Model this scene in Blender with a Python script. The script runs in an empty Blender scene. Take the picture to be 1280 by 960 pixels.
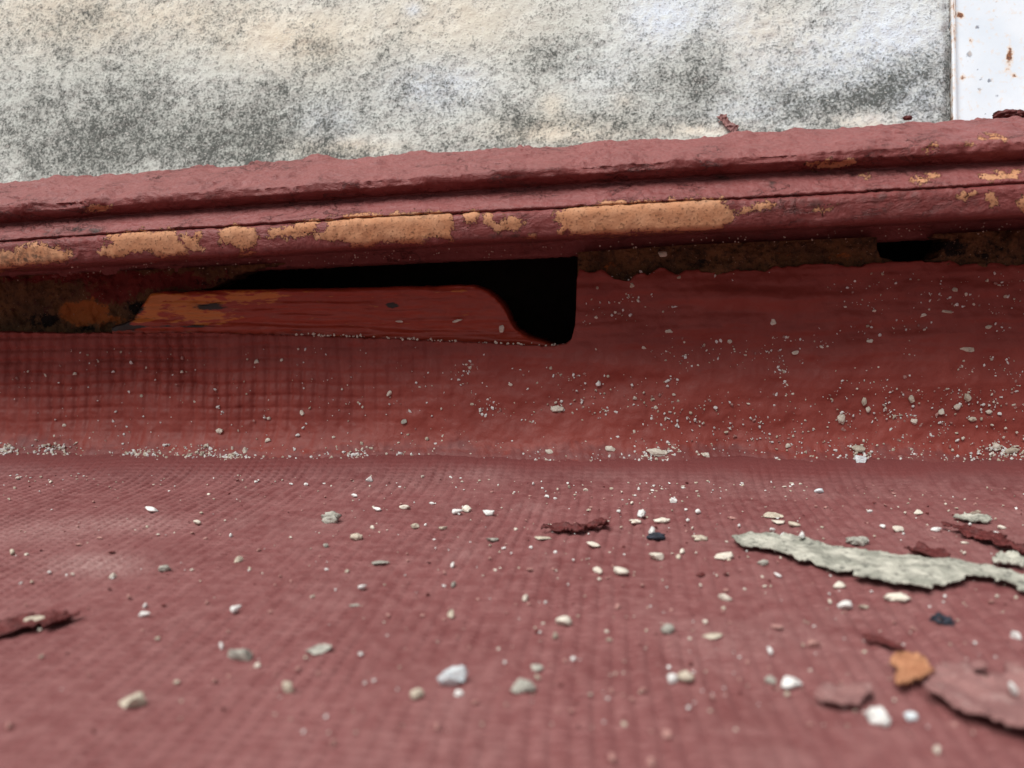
import bpy, bmesh, math, random
import numpy as np
from mathutils import Matrix, Vector
R = math.radians
scn = bpy.context.scene
col = scn.collection
rng = random.Random(7)

# ------------------------------------------------------------------ camera
F = 960.0                                     # focal length in photo pixels (27 mm on 36 mm)
PITCH, YAW, ROLL, CH = R(7.7), R(6.6), R(1.0), 0.067
fw = np.array([-math.sin(YAW)*math.cos(PITCH), math.cos(YAW)*math.cos(PITCH), -math.sin(PITCH)])
r0 = np.array([math.cos(YAW), math.sin(YAW), 0.0])
u0 = np.cross(r0, fw)
rt = r0*math.cos(ROLL) - u0*math.sin(ROLL)
up = r0*math.sin(ROLL) + u0*math.cos(ROLL)
CP = np.array([0.0, 0.0, CH])
cam = bpy.data.cameras.new('camera'); cam_o = bpy.data.objects.new('camera', cam); col.objects.link(cam_o)
cam_o.matrix_world = Matrix(((rt[0], up[0], -fw[0], CP[0]), (rt[1], up[1], -fw[1], CP[1]), (rt[2], up[2], -fw[2], CP[2]), (0, 0, 0, 1)))
cam.sensor_width = 36; cam.lens = 27; cam.clip_start = 0.004; cam.clip_end = 50
cam.dof.use_dof = True; cam.dof.focus_distance = 0.262; cam.dof.aperture_fstop = 13
scn.camera = cam_o

# ------------------------------------------------------------------ light
SUN_EL, SUN_AZ = R(61), R(218)               # azimuth clockwise from +Y (behind the camera, a little to the left)
w = bpy.data.worlds.new('World'); scn.world = w; w.use_nodes = True
nt = w.node_tree; nt.nodes.clear()
sky = nt.nodes.new('ShaderNodeTexSky'); sky.sky_type = 'NISHITA'; sky.sun_disc = False
sky.sun_elevation = SUN_EL; sky.sun_rotation = SUN_AZ; sky.dust_density = 3.0; sky.air_density = 1.0; sky.ozone_density = 1.0
bg = nt.nodes.new('ShaderNodeBackground'); bg.inputs[1].default_value = 0.055
wo = nt.nodes.new('ShaderNodeOutputWorld'); hs = nt.nodes.new('ShaderNodeHueSaturation'); hs.inputs['Saturation'].default_value = .25   # thin overcast
nt.links.new(sky.outputs[0], hs.inputs['Color']); nt.links.new(hs.outputs[0], bg.inputs[0]); nt.links.new(bg.outputs[0], wo.inputs[0])
sl = bpy.data.lights.new('sun', 'SUN'); sl.energy = 2.6; sl.angle = R(45); sl.color = (1.0, 0.985, 0.955)
so = bpy.data.objects.new('sun', sl); col.objects.link(so)
sd = Vector((math.sin(SUN_AZ)*math.cos(SUN_EL), math.cos(SUN_AZ)*math.cos(SUN_EL), math.sin(SUN_EL)))
so.rotation_euler = sd.to_track_quat('Z', 'Y').to_euler(); so.location = (0, 0, 2)
scn.view_settings.view_transform = 'Standard'; scn.view_settings.look = 'None'
scn.view_settings.gamma = 1; scn.view_settings.exposure = 0.65
scn.cycles.max_bounces = 8

# ------------------------------------------------------------------ maths
def ray(px, py):
    px = np.asarray(px, float); py = np.asarray(py, float)
    return fw*F + (px-640)[..., None]*rt - (py-480)[..., None]*up
def on_y(px, py, Y):
    d = ray(px, py); return CP + d*(np.asarray(Y)/d[..., 1])[..., None]
def on_z(px, py, Z=0.0):
    d = ray(px, py); return CP + d*((Z-CH)/d[..., 2])[..., None]
def proj(P):
    v = np.asarray(P) - CP; z = v @ fw
    z = np.where(np.abs(z) < 1e-6, 1e-6, z)
    return 640 + F*(v @ rt)/z, 480 - F*(v @ up)/z
def depth(P): return float((np.asarray(P)-CP) @ fw)

def vnoise(x, y, seed=0):
    """2-D value noise in -1..1"""
    x = np.asarray(x, float); y = np.asarray(y, float)
    xi = np.floor(x).astype(np.int64); yi = np.floor(y).astype(np.int64)
    fx = x-xi; fy = y-yi
    fx = fx*fx*fx*(fx*(fx*6-15)+10); fy = fy*fy*fy*(fy*(fy*6-15)+10)
    def h(a, b):
        n = (a*374761393 + b*668265263 + seed*974634777) & 0xffffffff
        n = ((n ^ (n >> 13))*1274126177) & 0xffffffff
        n = n ^ (n >> 16)
        return (n & 0xffff)/32767.5 - 1
    a = h(xi, yi); b = h(xi+1, yi); c = h(xi, yi+1); d = h(xi+1, yi+1)
    return (a*(1-fx)+b*fx)*(1-fy) + (c*(1-fx)+d*fx)*fy
def fbm(x, y, s, octv=4, seed=0):
    r = 0; a = 1; t = 0
    for o in range(octv):
        r = r + a*vnoise(x/s*2**o + 17.3*o, y/s*2**o - 9.1*o, seed+o*31); t += a; a *= .5
    return r/t
def sstep(a, b, x): t = np.clip((x-a)/(b-a), 0, 1); return t*t*(3-2*t)
def poly_sdf(x, y, poly):
    """signed distance, positive inside; also nearest point"""
    P = np.asarray(poly, float); n = len(P)
    best = np.full(np.shape(x), 1e18); nx = np.array(x, float); ny = np.array(y, float)
    ins = np.zeros(np.shape(x), bool)
    for i in range(n):
        ax, ay = P[i]; bx, by = P[(i+1) % n]
        ex, ey = bx-ax, by-ay
        t = np.clip(((x-ax)*ex+(y-ay)*ey)/(ex*ex+ey*ey+1e-18), 0, 1)
        qx, qy = ax+t*ex, ay+t*ey
        d = (x-qx)**2+(y-qy)**2
        m = d < best
        best = np.where(m, d, best); nx = np.where(m, qx, nx); ny = np.where(m, qy, ny)
        c = ((ay > y) != (by > y)) & (x < (bx-ax)*(y-ay)/(by-ay+1e-18)+ax)
        ins ^= c
    return np.where(ins, 1, -1)*np.sqrt(best), nx, ny
def gauss(px, py, lst):
    r = np.zeros(np.shape(px))
    for x, y, rx, ry, a in lst: r += a*np.exp(-((px-x)/rx)**2-((py-y)/ry)**2)
    return r
def spaced(lo, hi, step, far):
    """dense between lo and hi, growing outwards to -far..far"""
    c = np.arange(lo, hi+step/2, step)
    ext = []; s = step; p = hi
    while p < far: s *= 1.5; p += s; ext.append(p)
    a = []; s = step; p = lo
    while p > -far: s *= 1.5; p -= s; a.append(p)
    return np.array(a[::-1]+list(c)+ext)

# ------------------------------------------------------------------ objects
def link(o, parent=None):
    col.objects.link(o)
    if parent: o.parent = parent
    return o
def tag(o, label=None, cat=None, group=None, kind=None):
    if label: o['label'] = label
    if cat: o['category'] = cat
    if group: o['group'] = group
    if kind: o['kind'] = kind
    return o
def empty(name, label, cat, loc=(0, 0, 0)):
    o = bpy.data.objects.new(name, None); o.location = loc; o.empty_display_size = .01
    link(o); tag(o, label, cat); return o
def mesh_np(name, V, faces, mats, parent=None, attrs=None, smooth=True, mi=None, uv=None):
    """faces: (n,4) or (n,3) int array, or list of them"""
    fl = faces if isinstance(faces, list) else [faces]
    fl = [np.asarray(f, np.int32) for f in fl if len(f)]
    me = bpy.data.meshes.new(name)
    V = np.asarray(V, np.float32)
    me.vertices.add(len(V)); me.vertices.foreach_set('co', V.ravel())
    loops = np.concatenate([f.ravel() for f in fl])
    tot = np.concatenate([np.full(len(f), f.shape[1], np.int32) for f in fl])
    st = np.concatenate([[0], np.cumsum(tot)[:-1]]).astype(np.int32)
    me.loops.add(len(loops)); me.loops.foreach_set('vertex_index', loops)
    me.polygons.add(len(tot)); me.polygons.foreach_set('loop_start', st)
    try: me.polygons.foreach_set('loop_total', tot)
    except Exception: pass
    me.update(calc_edges=True)
    me.polygons.foreach_set('use_smooth', np.full(len(tot), bool(smooth)))
    if mi is not None: me.polygons.foreach_set('material_index', np.asarray(mi, np.int32))
    for k, a in (attrs or {}).items():
        at = me.attributes.new(k, 'FLOAT', 'POINT'); at.data.foreach_set('value', np.asarray(a, np.float32).ravel())
    if uv is not None:
        ul = me.uv_layers.new(name='weave'); ul.data.foreach_set('uv', np.asarray(uv, np.float32)[loops].ravel())
    me.validate()
    for m in (mats if isinstance(mats, (list, tuple)) else [mats]): me.materials.append(m)
    o = bpy.data.objects.new(name, me)
    if parent is not None and parent.type == 'EMPTY': o.location = (0, 0, 0)
    return link(o, parent)
def gidx(nu, nv):
    i = np.arange(nu*nv).reshape(nu, nv)
    return np.stack([i[:-1, :-1], i[1:, :-1], i[1:, 1:], i[:-1, 1:]], -1).reshape(-1, 4)
def gnormals(P):
    du = np.gradient(P, axis=0); dv = np.gradient(P, axis=1)
    n = np.cross(du, dv); l = np.linalg.norm(n, axis=-1, keepdims=True); return n/np.maximum(l, 1e-12)

# ------------------------------------------------------------------ materials
class NT:
    def __init__(s, name):
        s.m = bpy.data.materials.new(name); s.m.use_nodes = True; s.t = s.m.node_tree; s.t.nodes.clear()
        s.out = s.n('ShaderNodeOutputMaterial'); s.b = s.n('ShaderNodeBsdfPrincipled'); s.l(s.b.outputs[0], s.out.inputs[0])
        s.co = s.n('ShaderNodeTexCoord').outputs['Object']
    def n(s, t, **k):
        x = s.t.nodes.new(t)
        for a, b in k.items(): setattr(x, a, b)
        return x
    def l(s, a, b): s.t.links.new(a, b)
    def put(s, inp, v):
        if hasattr(v, 'node'): s.l(v, inp)
        elif isinstance(v, (tuple, list)) and len(v) == 3 and inp.type == 'RGBA': inp.default_value = (*v, 1)
        else: inp.default_value = v
    def noise(s, size, det=4, rough=.55, vec=None, dist=0.0):
        x = s.n('ShaderNodeTexNoise'); x.inputs['Scale'].default_value = 1/size; x.inputs['Detail'].default_value = det
        x.inputs['Roughness'].default_value = rough; x.inputs['Distortion'].default_value = dist
        s.l(vec or s.co, x.inputs['Vector']); return x.outputs['Fac']
    def voro(s, size, vec=None, out='Distance', feat='F1'):
        x = s.n('ShaderNodeTexVoronoi', feature=feat); x.inputs['Scale'].default_value = 1/size
        s.l(vec or s.co, x.inputs['Vector']); return x.outputs[out]
    def attr(s, name): return s.n('ShaderNodeAttribute', attribute_name=name).outputs['Fac']
    def ramp(s, v, a, b, lo=0.0, hi=1.0):
        x = s.n('ShaderNodeMapRange', clamp=True); x.inputs[1].default_value = a; x.inputs[2].default_value = b
        x.inputs[3].default_value = lo; x.inputs[4].default_value = hi; s.put(x.inputs[0], v); return x.outputs[0]
    def math(s, op, a, b=0.0, c=0.0):
        x = s.n('ShaderNodeMath', operation=op); s.put(x.inputs[0], a); s.put(x.inputs[1], b)
        if op == 'MULTIPLY_ADD': s.put(x.inputs[2], c)
        return x.outputs[0]
    def mix(s, f, a, b):
        x = s.n('ShaderNodeMix', data_type='RGBA'); s.put(x.inputs[0], f); s.put(x.inputs[6], a); s.put(x.inputs[7], b); return x.outputs[2]
    def bump(s, h, dist, strength=1.0, nrm=None):
        x = s.n('ShaderNodeBump'); x.inputs['Distance'].default_value = dist; x.inputs['Strength'].default_value = strength
        s.l(h, x.inputs['Height'])
        if nrm is not None: s.l(nrm, x.inputs['Normal'])
        return x.outputs[0]
    def done(s, colr, rough=.6, nrm=None, spec=.5):
        s.put(s.b.inputs['Base Color'], colr); s.put(s.b.inputs['Roughness'], rough)
        s.b.inputs['Specular IOR Level'].default_value = spec
        if nrm is not None: s.l(nrm, s.b.inputs['Normal'])
        return s.m

RED = (0.205, 0.052, 0.045); RED_D = (0.135, 0.024, 0.019); RED_P = (0.30, 0.115, 0.105)
TAN = (0.43, 0.19, 0.092); ORANGE = (0.36, 0.12, 0.03)

def m_floor():
    t = NT('red_floor_paint')
    n1 = t.noise(.03, 5); n2 = t.noise(.0035, 4); n3 = t.noise(.0007, 3)
    c = t.mix(t.ramp(n1, .35, .7), (0.155, 0.049, 0.048), (0.200, 0.073, 0.071))
    dust = t.attr('dust')
    c = t.mix(t.math('MULTIPLY', t.ramp(n2, .40, .72), .42), c, (0.30, 0.14, 0.132))
    c = t.mix(t.math('MULTIPLY', dust, t.ramp(n3, .3, .7)), c, (0.44, 0.29, 0.27))
    c = t.mix(t.math('MULTIPLY', t.ramp(t.noise(.0016, 3), .66, .74), .5), c, (0.10, 0.03, 0.03))
    c = t.mix(t.ramp(t.math('MULTIPLY_ADD', t.math('SUBTRACT', n2, .5), 1.2, t.attr('clean')), .2, .8), c, (0.172, 0.046, 0.044))
    h = t.math('ADD', t.math('MULTIPLY', n3, .6), n2)
    return t.done(c, t.ramp(n2, .3, .7, .45, .65), t.bump(h, .00030, 1.0), .35)
def m_red(name='red_paint', a=RED, b=RED_D, dustc=.35, rough=(.42, .62), fine=.0002, spec=.5):
    t = NT(name)
    n1 = t.noise(.018, 5); n2 = t.noise(.003, 4); n3 = t.noise(.0006, 3)
    c = t.mix(t.ramp(n1, .35, .68), a, b)
    c = t.mix(t.math('MULTIPLY', t.ramp(n2, .5, .75), dustc), c, RED_P)
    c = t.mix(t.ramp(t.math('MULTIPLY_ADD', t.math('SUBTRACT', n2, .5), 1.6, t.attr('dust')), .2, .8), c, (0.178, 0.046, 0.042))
    h = t.math('ADD', t.math('MULTIPLY', n3, .5), n2)
    return t.done(c, t.ramp(n2, .3, .7, *rough), t.bump(h, fine, .9), spec)
def m_coping():
    t = NT('peeling_red_paint')
    n1 = t.noise(.02, 5); n2 = t.noise(.003, 5); n3 = t.noise(.0008, 4)
    c = t.mix(t.ramp(n1, .35, .68), (0.200, 0.047, 0.043), (0.150, 0.030, 0.027))
    c = t.mix(t.math('MULTIPLY', t.ramp(n2, .45, .72), .3), c, (0.25, 0.085, 0.08))
    c = t.mix(t.math('MULTIPLY', t.attr('dust'), t.ramp(n3, .3, .6)), c, (0.30, 0.13, 0.125))
    c = t.mix(t.math('MULTIPLY', t.attr('grime'), t.ramp(n2, .42, .6)), c, (0.035, 0.018, 0.015))
    # bare clay where the paint has come off
    clay = t.mix(t.ramp(t.noise(.006, 4), .35, .7), TAN, (0.48, 0.245, 0.135))
    clay = t.mix(t.math('MULTIPLY', t.ramp(n3, .56, .64), .8), clay, (0.16, 0.075, 0.035))
    clay = t.mix(t.math('MULTIPLY', t.attr('grime'), t.ramp(t.noise(.002, 4), .45, .6)), clay, (0.07, 0.045, 0.03))
    e = t.math('MULTIPLY_ADD', t.math('SUBTRACT', n2, .5), 22.0, t.math('ADD', t.attr('peel'), 1.6))
    e = t.math('MULTIPLY_ADD', t.math('SUBTRACT', t.noise(.008, 4), .5), 8.0, e)
    e = t.math('MULTIPLY_ADD', t.math('SUBTRACT', n3, .5), 20.0, e)
    pk = t.ramp(e, -.4, .4)
    c = t.mix(pk, c, clay)
    h = t.math('ADD', t.math('MULTIPLY', n3, .6), n2)
    h = t.math('SUBTRACT', h, t.math('MULTIPLY', pk, 1.1))
    st = t.n('ShaderNodeMapping'); st.inputs['Scale'].default_value = (.45, 1, 1); t.l(t.co, st.inputs[0])
    n4 = t.noise(.0045, 6, .62, st.outputs[0], .6)
    ck = t.ramp(t.math('ABSOLUTE', t.math('SUBTRACT', t.noise(.007, 5, .6, st.outputs[0], .8), .5)), .0, .018)   # hairline cracks in the old paint
    ck = t.math('MAXIMUM', t.math('MAXIMUM', ck, t.ramp(n1, .62, .50)), pk)
    c = t.mix(t.math('MULTIPLY_ADD', ck, -.6, .6), c, (0.045, 0.016, 0.014))
    n1b = t.bump(t.math('ADD', t.math('MULTIPLY', n4, t.math('MULTIPLY_ADD', pk, -.85, 1.0)), t.math('MULTIPLY', ck, .22)), .0016, .9)
    return t.done(c, t.math('MULTIPLY_ADD', pk, .3, .52), t.bump(h, .00028, .9, n1b), .35)
def m_wall():
    t = NT('lichen_render')
    n0 = t.noise(.035, 5); n1 = t.noise(.010, 6, .6); n2 = t.noise(.0028, 6, .7); n3 = t.noise(.0009, 3, .6)
    cream = t.mix(t.ramp(n1, .35, .65), (0.66, 0.59, 0.47), (0.72, 0.675, 0.57))
    grey = t.mix(t.ramp(n1, .35, .65), (0.56, 0.585, 0.54), (0.68, 0.70, 0.66))
    blue = (0.68, 0.75, 0.83)
    c = t.mix(t.attr('cream'), grey, cream)
    c = t.mix(t.math('MULTIPLY', t.attr('blue'), t.ramp(n2, .25, .6)), c, blue)
    # dark growth in grains, dense where the attribute is high
    d = t.math('MULTIPLY_ADD', t.math('SUBTRACT', n0, .5), 1.5, t.attr('dark'))
    d = t.math('MULTIPLY_ADD', t.math('SUBTRACT', n1, .5), 1.7, d)
    g = t.math('MULTIPLY_ADD', t.math('SUBTRACT', n2, .5), 2.2, t.math('MULTIPLY', d, .66))
    g = t.math('MULTIPLY_ADD', t.math('SUBTRACT', n3, .5), 2.4, g)
    k = t.ramp(g, .06, .86)
    c = t.mix(t.math('MULTIPLY', t.ramp(d, .1, .9), .42), c, (0.20, 0.21, 0.185))
    c = t.mix(t.math('MULTIPLY', k, .92), c, (0.07, 0.077, 0.07))
    c = t.mix(t.math('MULTIPLY', t.ramp(t.noise(.0014, 3), .62, .70), .55), c, (0.72, 0.71, 0.66))
    h = t.math('ADD', n2, t.math('MULTIPLY', n3, 1.1))
    return t.done(c, .9, t.bump(h, .00034, .8), .15)
def m_metal():
    t = NT('white_metal_paint')
    n1 = t.noise(.02, 5); n2 = t.noise(.002, 4); n3 = t.noise(.0006, 3)
    c = t.mix(t.ramp(n1, .4, .65), (0.78, 0.84, 0.89), (0.70, 0.78, 0.85))
    c = t.mix(t.ramp(t.math('MULTIPLY_ADD', t.math('SUBTRACT', n2, .5), 1.4, t.attr('chip')), .35, .6), c, (0.25, 0.28, 0.33))
    r = t.math('MULTIPLY_ADD', t.math('SUBTRACT', n2, .5), 1.6, t.attr('rust'))
    c = t.mix(t.ramp(r, .1, .5), c, (0.76, 0.66, 0.57))
    c = t.mix(t.ramp(r, .42, .7), c, t.mix(t.ramp(n3, .4, .6), (0.30, 0.12, 0.05), (0.13, 0.06, 0.04)))
    return t.done(c, t.ramp(r, .2, .6, .35, .8), t.bump(n2, .0001, .5))
def m_board():
    t = NT('board_paint')
    sep = t.n('ShaderNodeMapping'); sep.inputs['Scale'].default_value = (.22, 1, 1); t.l(t.co, sep.inputs[0]); v = sep.outputs[0]
    n1 = t.noise(.012, 5); n2 = t.noise(.0016, 5, .6, v); n3 = t.noise(.0007, 3)
    c = t.mix(t.ramp(n2, .35, .68), (0.34, 0.046, 0.022), (0.27, 0.034, 0.018))
    e = t.math('MULTIPLY_ADD', t.math('SUBTRACT', n2, .5), 2.4, t.attr('bare'))
    c = t.mix(t.ramp(e, .35, .55), c, (0.52, 0.17, 0.035))
    g = t.math('MULTIPLY_ADD', t.math('SUBTRACT', n2, .5), 2.0, t.attr('grime'))
    c = t.mix(t.ramp(g, .35, .6), c, (0.02, 0.013, 0.01))
    h = t.math('ADD', n2, t.math('MULTIPLY', n3, .3))
    return t.done(c, t.ramp(n1, .3, .7, .32, .5), t.bump(h, .00022, .9), .4)
def m_mortar():
    t = NT('dirty_mortar')
    n1 = t.noise(.008, 5); n2 = t.noise(.002, 5, .65); n3 = t.noise(.0007, 3)
    c = t.mix(t.ramp(n1, .35, .65), (0.16, 0.085, 0.038), (0.085, 0.048, 0.026))
    c = t.mix(t.ramp(n2, .5, .7), c, (0.035, 0.025, 0.018))
    c = t.mix(t.ramp(t.math('MULTIPLY_ADD', t.math('SUBTRACT', n2, .5), 1.4, t.attr('red')), .35, .6), c, (0.15, 0.026, 0.022))
    c = t.mix(t.ramp(t.math('MULTIPLY_ADD', t.math('SUBTRACT', n2, .5), 1.6, t.attr('bare')), .35, .6), c, (0.34, 0.115, 0.032))
    c = t.mix(t.ramp(t.math('MULTIPLY_ADD', t.math('SUBTRACT', n2, .5), 1.4, t.attr('grime')), .35, .6), c, (0.012, 0.01, 0.008))
    c = t.mix(t.ramp(n3, .66, .72), c, (0.32, 0.24, 0.17))
    return t.done(c, .9, t.bump(t.math('ADD', n2, n3), .0007, 1.0), .2)
def m_plain(name, a, b, rough=.9, size=.0016, spot=None, spotk=.4, bump=.0003):
    t = NT(name)
    oi = t.n('ShaderNodeObjectInfo'); ad = t.n('ShaderNodeVectorMath', operation='ADD'); geo = t.n('ShaderNodeNewGeometry')
    t.l(geo.outputs['Position'], ad.inputs[0]); t.l(oi.outputs['Random'], ad.inputs[1]); v = ad.outputs[0]
    n1 = t.noise(size, 4, .6, v); n2 = t.noise(size*.35, 3, .6, v)
    c = t.mix(t.ramp(n1, .40, .60), a, b)
    c = t.mix(t.math('MULTIPLY', oi.outputs['Random'], .35), c, tuple(x*.7 for x in a))
    if spot: c = t.mix(t.math('MULTIPLY', t.ramp(n2, .55, .68), spotk), c, spot)
    return t.done(c, rough, t.bump(t.math('ADD', n1, n2), bump, .9), .3)

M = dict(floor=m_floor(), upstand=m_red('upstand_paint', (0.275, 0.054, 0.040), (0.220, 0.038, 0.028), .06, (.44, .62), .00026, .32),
         coping=m_coping(), wall=m_wall(), metal=m_metal(), board=m_board(), mortar=m_mortar(),
         dark=m_plain('cavity_shade', (0.03, 0.022, 0.018), (0.02, 0.015, 0.012), .95, .006),  # near-black colour stands in for the shade inside the cavity
         white=m_plain('white_crumb', (0.80, 0.79, 0.76), (0.66, 0.65, 0.62), .85),
         blue=m_plain('bluish_crumb', (0.76, 0.80, 0.81), (0.56, 0.63, 0.66), .8),
         cream=m_plain('cream_crumb', (0.74, 0.68, 0.58), (0.58, 0.52, 0.43), .9),
         tan=m_plain('tan_crumb', (0.60, 0.53, 0.42), (0.42, 0.36, 0.28), .9, spot=(0.10, 0.08, 0.07)),
         grey=m_plain('grey_mortar', (0.46, 0.44, 0.38), (0.27, 0.26, 0.225), .95, spot=(0.07, 0.07, 0.06)),
         pink=m_plain('pink_crumb', (0.44, 0.24, 0.21), (0.34, 0.17, 0.15), .9),
         darkred=m_plain('dark_red_flake', (0.13, 0.028, 0.026), (0.07, 0.015, 0.014), .6),
         ink=m_plain('blue_black_crumb', (0.035, 0.042, 0.06), (0.015, 0.018, 0.026), .7),
         greyflake=m_plain('grey_flake', (0.50, 0.485, 0.41), (0.24, 0.24, 0.20), .95, .006, (0.08, 0.08, 0.07), .8, .0011),
         orange=m_plain('orange_flake', (0.42, 0.20, 0.105), (0.33, 0.14, 0.07), .8, .003),
         dusty=m_plain('dusty_red_flake', (0.27, 0.135, 0.125), (0.21, 0.10, 0.095), .75, .006, (0.36, 0.25, 0.23)))

# ------------------------------------------------------------------ surfaces as functions
YJ = float(np.mean([on_z(x, y)[1] for x, y in ((100, 580), (640, 590), (1180, 598))]))
print('YJ', YJ, [on_z(x, y).round(4).tolist() for x, y in ((0, 578), (640, 590), (1280, 600))])
def floor_z(x, y, fine=True):
    """height of the roof floor; returns z, weave coordinates"""
    x = np.asarray(x, float); y = np.asarray(y, float)
    a = R(-1.5) + .05*np.clip(-x/.2, 0, 1.2)
    wx = .0022*fbm(x, y, .07, 3, 5); wy = .0022*fbm(x, y, .08, 3, 9)
    u = x*np.cos(a) + y*np.sin(a) + wx; v = -x*np.sin(a) + y*np.cos(a) + wy
    z = .0009*fbm(x, y, .06, 3, 2)
    z = z + .0065*sstep(YJ-.030, YJ+.004, y)**2                     # sweeps up towards the upstand
    z = z + .0028*np.exp(-((x-(.30-.0*y))/.09)**2)*sstep(.26, .12, y)  # lap swelling under the right side
    if fine:
        p = .0031
        amp = .62 + .6*fbm(x, y, .03, 4, 21)
        amp = amp*(1-.7*sstep(YJ-.012, YJ-.003, y))
        amp = amp*(1-.45*sstep(.055, .105, x+.25*(YJ-y-.05)))
        gu = (.5+.5*np.cos(2*np.pi*u/p))**2.5; gv = (.5+.5*np.cos(2*np.pi*v/p*1.5))**2
        z = z - .00068*np.clip(amp, 0, 1.1)*gu*(.75+.5*fbm(u/p*.5, v, 1.0, 2, 37)*0+.45*vnoise(u/p+.5, v/.012, 39)) - .00034*np.clip(amp+.3*vnoise(u/.006, v/p*1.5+.5, 43), 0, 1.1)*gv
        z = z + .00010*fbm(x, y, .003, 3, 33)
    return z, u, v
def up_y(x, z, fine=True):
    """depth of the upstand face at height z"""
    x = np.asarray(x, float); z = np.asarray(z, float)
    t = np.clip(z/.016, 0, 1)
    y = YJ - .009 + .015*(1-np.sqrt(np.clip(1-t*t*.999, 0, 1)))*0 + .013*np.sqrt(np.clip(t, 0, 1)*(2-np.clip(t, 0, 1)))*.0
    y = YJ - .010 + .014*(1-(1-t)**2.2) * 1.0
    y = y + .010*np.clip(z-.012, 0, 1)/.06
    y = y + .0016*fbm(x, z, .05, 3, 41) + .0016*np.exp(-((z-.006)/.008)**2)*fbm(x, z*.3, .022, 2, 44)
    if fine:
        px, py = proj(np.stack([x, y, z], -1))
        # pillowed mesh at the left, fading to the right
        wx = .0016*fbm(x, z, .03, 3, 51); wz = .0012*fbm(x, z, .03, 3, 57)
        cu = (.5+.5*np.cos(2*np.pi*(x+wx)/.00475))**3; cv = (.5+.5*np.cos(2*np.pi*(z+wz+.001)/.0045))**3
        A = 1.5*sstep(720, 180, px)*(.30+.70*sstep(545, 470, py))*sstep(568, 540, py)
        A = A*(.6+.4*fbm(x, z, .02, 3, 61))
        y = y + np.clip(A, 0, 1.5)*(.00125*cu+.00075*cv)
        # fine fabric where the floor turns up
        B = sstep(535, 570, py)*(.5+.5*fbm(x, z, .02, 2, 63))
        y = y + np.clip(B+.3, 0, 1)*sstep(540, 565, py)*(.00028*(.5+.5*np.cos(2*np.pi*(x+wx+.3*z)/.0031))**2 + .0003*(.5+.5*np.cos(2*np.pi*(z+wz)/.0025))**2)
        # sags and brush ridges running along the wall
        zz = z + .0018*fbm(x, x*0, .05, 3, 71)
        rid = fbm(x*.10, zz, .0035, 3, 73)
        y = y - .00070*rid*sstep(300, 760, px)*sstep(470, 420, py)
        sag = fbm(x*.22, zz, .010, 3, 77)
        y = y - .0016*sag*sstep(350, 800, px)
        y = y - .00075*fbm(x, z, .006, 4, 79)
        y = y - .0020*gauss(px, py, [(985, 375, 40, 16, 1.0), (900, 372, 60, 12, .6)])
    return y
def hit_up(px, py):
    Y = YJ
    for _ in range(8):
        P = on_y(px, py, Y); Y = float(up_y(P[0], max(P[2], 0), False))
    return on_y(px, py, Y)
def hit_floor(px, py):
    Z = 0.0
    for _ in range(6):
        P = on_z(px, py, Z); Z = float(floor_z(P[0], P[1], False)[0])
    return on_z(px, py, Z)

# ------------------------------------------------------------------ floor
def build_floor():
    xs = spaced(-.225, .215, .00047, 1.4)
    ys = np.concatenate([np.array([-1.2, -.8, -.5, -.3, -.18, -.1, -.05, -.02, 0, .02, .04, .055, .068, .076]), np.arange(.082, YJ+.022, .00047)])
    X, Y = np.meshgrid(xs, ys, indexing='ij')
    Z, u, v = floor_z(X, Y)
    P = np.stack([X, Y, Z], -1)
    px, py = proj(P)
    vis = (Y > .05)
    d = gauss(px, py, [(120, 705, 60, 14, .8), (165, 655, 70, 12, .5), (60, 665, 60, 15, .4)])*vis  # pale sheen at the left, painted into the colour along with dust
    d = d + .35*np.clip(fbm(X, Y, .02, 4, 91), 0, 1)
    o = mesh_np('roof_floor', P.reshape(-1, 3), gidx(*X.shape), M['floor'], attrs={'dust': np.clip(d, 0, 1), 'clean': sstep(YJ-.016, YJ-.001, Y+.006*fbm(X, Y, .03, 3, 95))})
    tag(o, kind='structure', label='red painted roof floor with woven mesh showing through')
build_floor()

# ------------------------------------------------------------------ lines of the coping in the photograph
def zline(pts, Y):
    """height as a function of x of a long edge lying at depth Y"""
    q = np.array(pts, float); xs = np.linspace(q[0, 0], q[-1, 0], 80)
    P = on_y(xs, np.interp(xs, q[:, 0], q[:, 1]), np.full(80, Y))
    k = np.polyfit(P[:, 0], P[:, 2], 1)
    k3 = np.polyfit(P[:, 0], P[:, 2], 3)
    lo, hi = P[0, 0], P[-1, 0]
    def f(x):
        x = np.asarray(x, float); xc = np.clip(x, lo, hi)
        return np.polyval(k3, xc) + k[0]*(x-xc)
    return f
OFF = dict(L1=-.004, L2=-.021, L2b=-.0255, L3a=-.0240, L3=-.0200, L4=-.0300, L5=-.0295, L6=.020)
L1 = zline([(0, 229), (200, 211), (400, 199), (560, 192), (650, 184), (720, 178), (860, 171), (1000, 163), (1130, 153), (1280, 147)], YJ+OFF['L1'])
L2 = zline([(0, 246), (140, 238), (430, 218), (640, 205), (860, 190), (1280, 165)], YJ+OFF['L2'])
L3 = zline([(0, 278), (215, 264), (430, 247), (640, 234), (860, 221), (1065, 210), (1280, 200)], YJ+OFF['L3'])
L4 = zline([(0, 301), (140, 290), (430, 272), (640, 262), (860, 250), (1030, 240), (1280, 228)], YJ+OFF['L4'])
L5 = zline([(0, 335), (215, 322), (430, 309), (640, 298), (860, 288), (1100, 275), (1280, 268)], YJ+OFF['L5'])
L6 = zline([(0, 353), (430, 333), (710, 322), (860, 313), (1100, 303), (1280, 294)], YJ+OFF['L6'])

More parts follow.
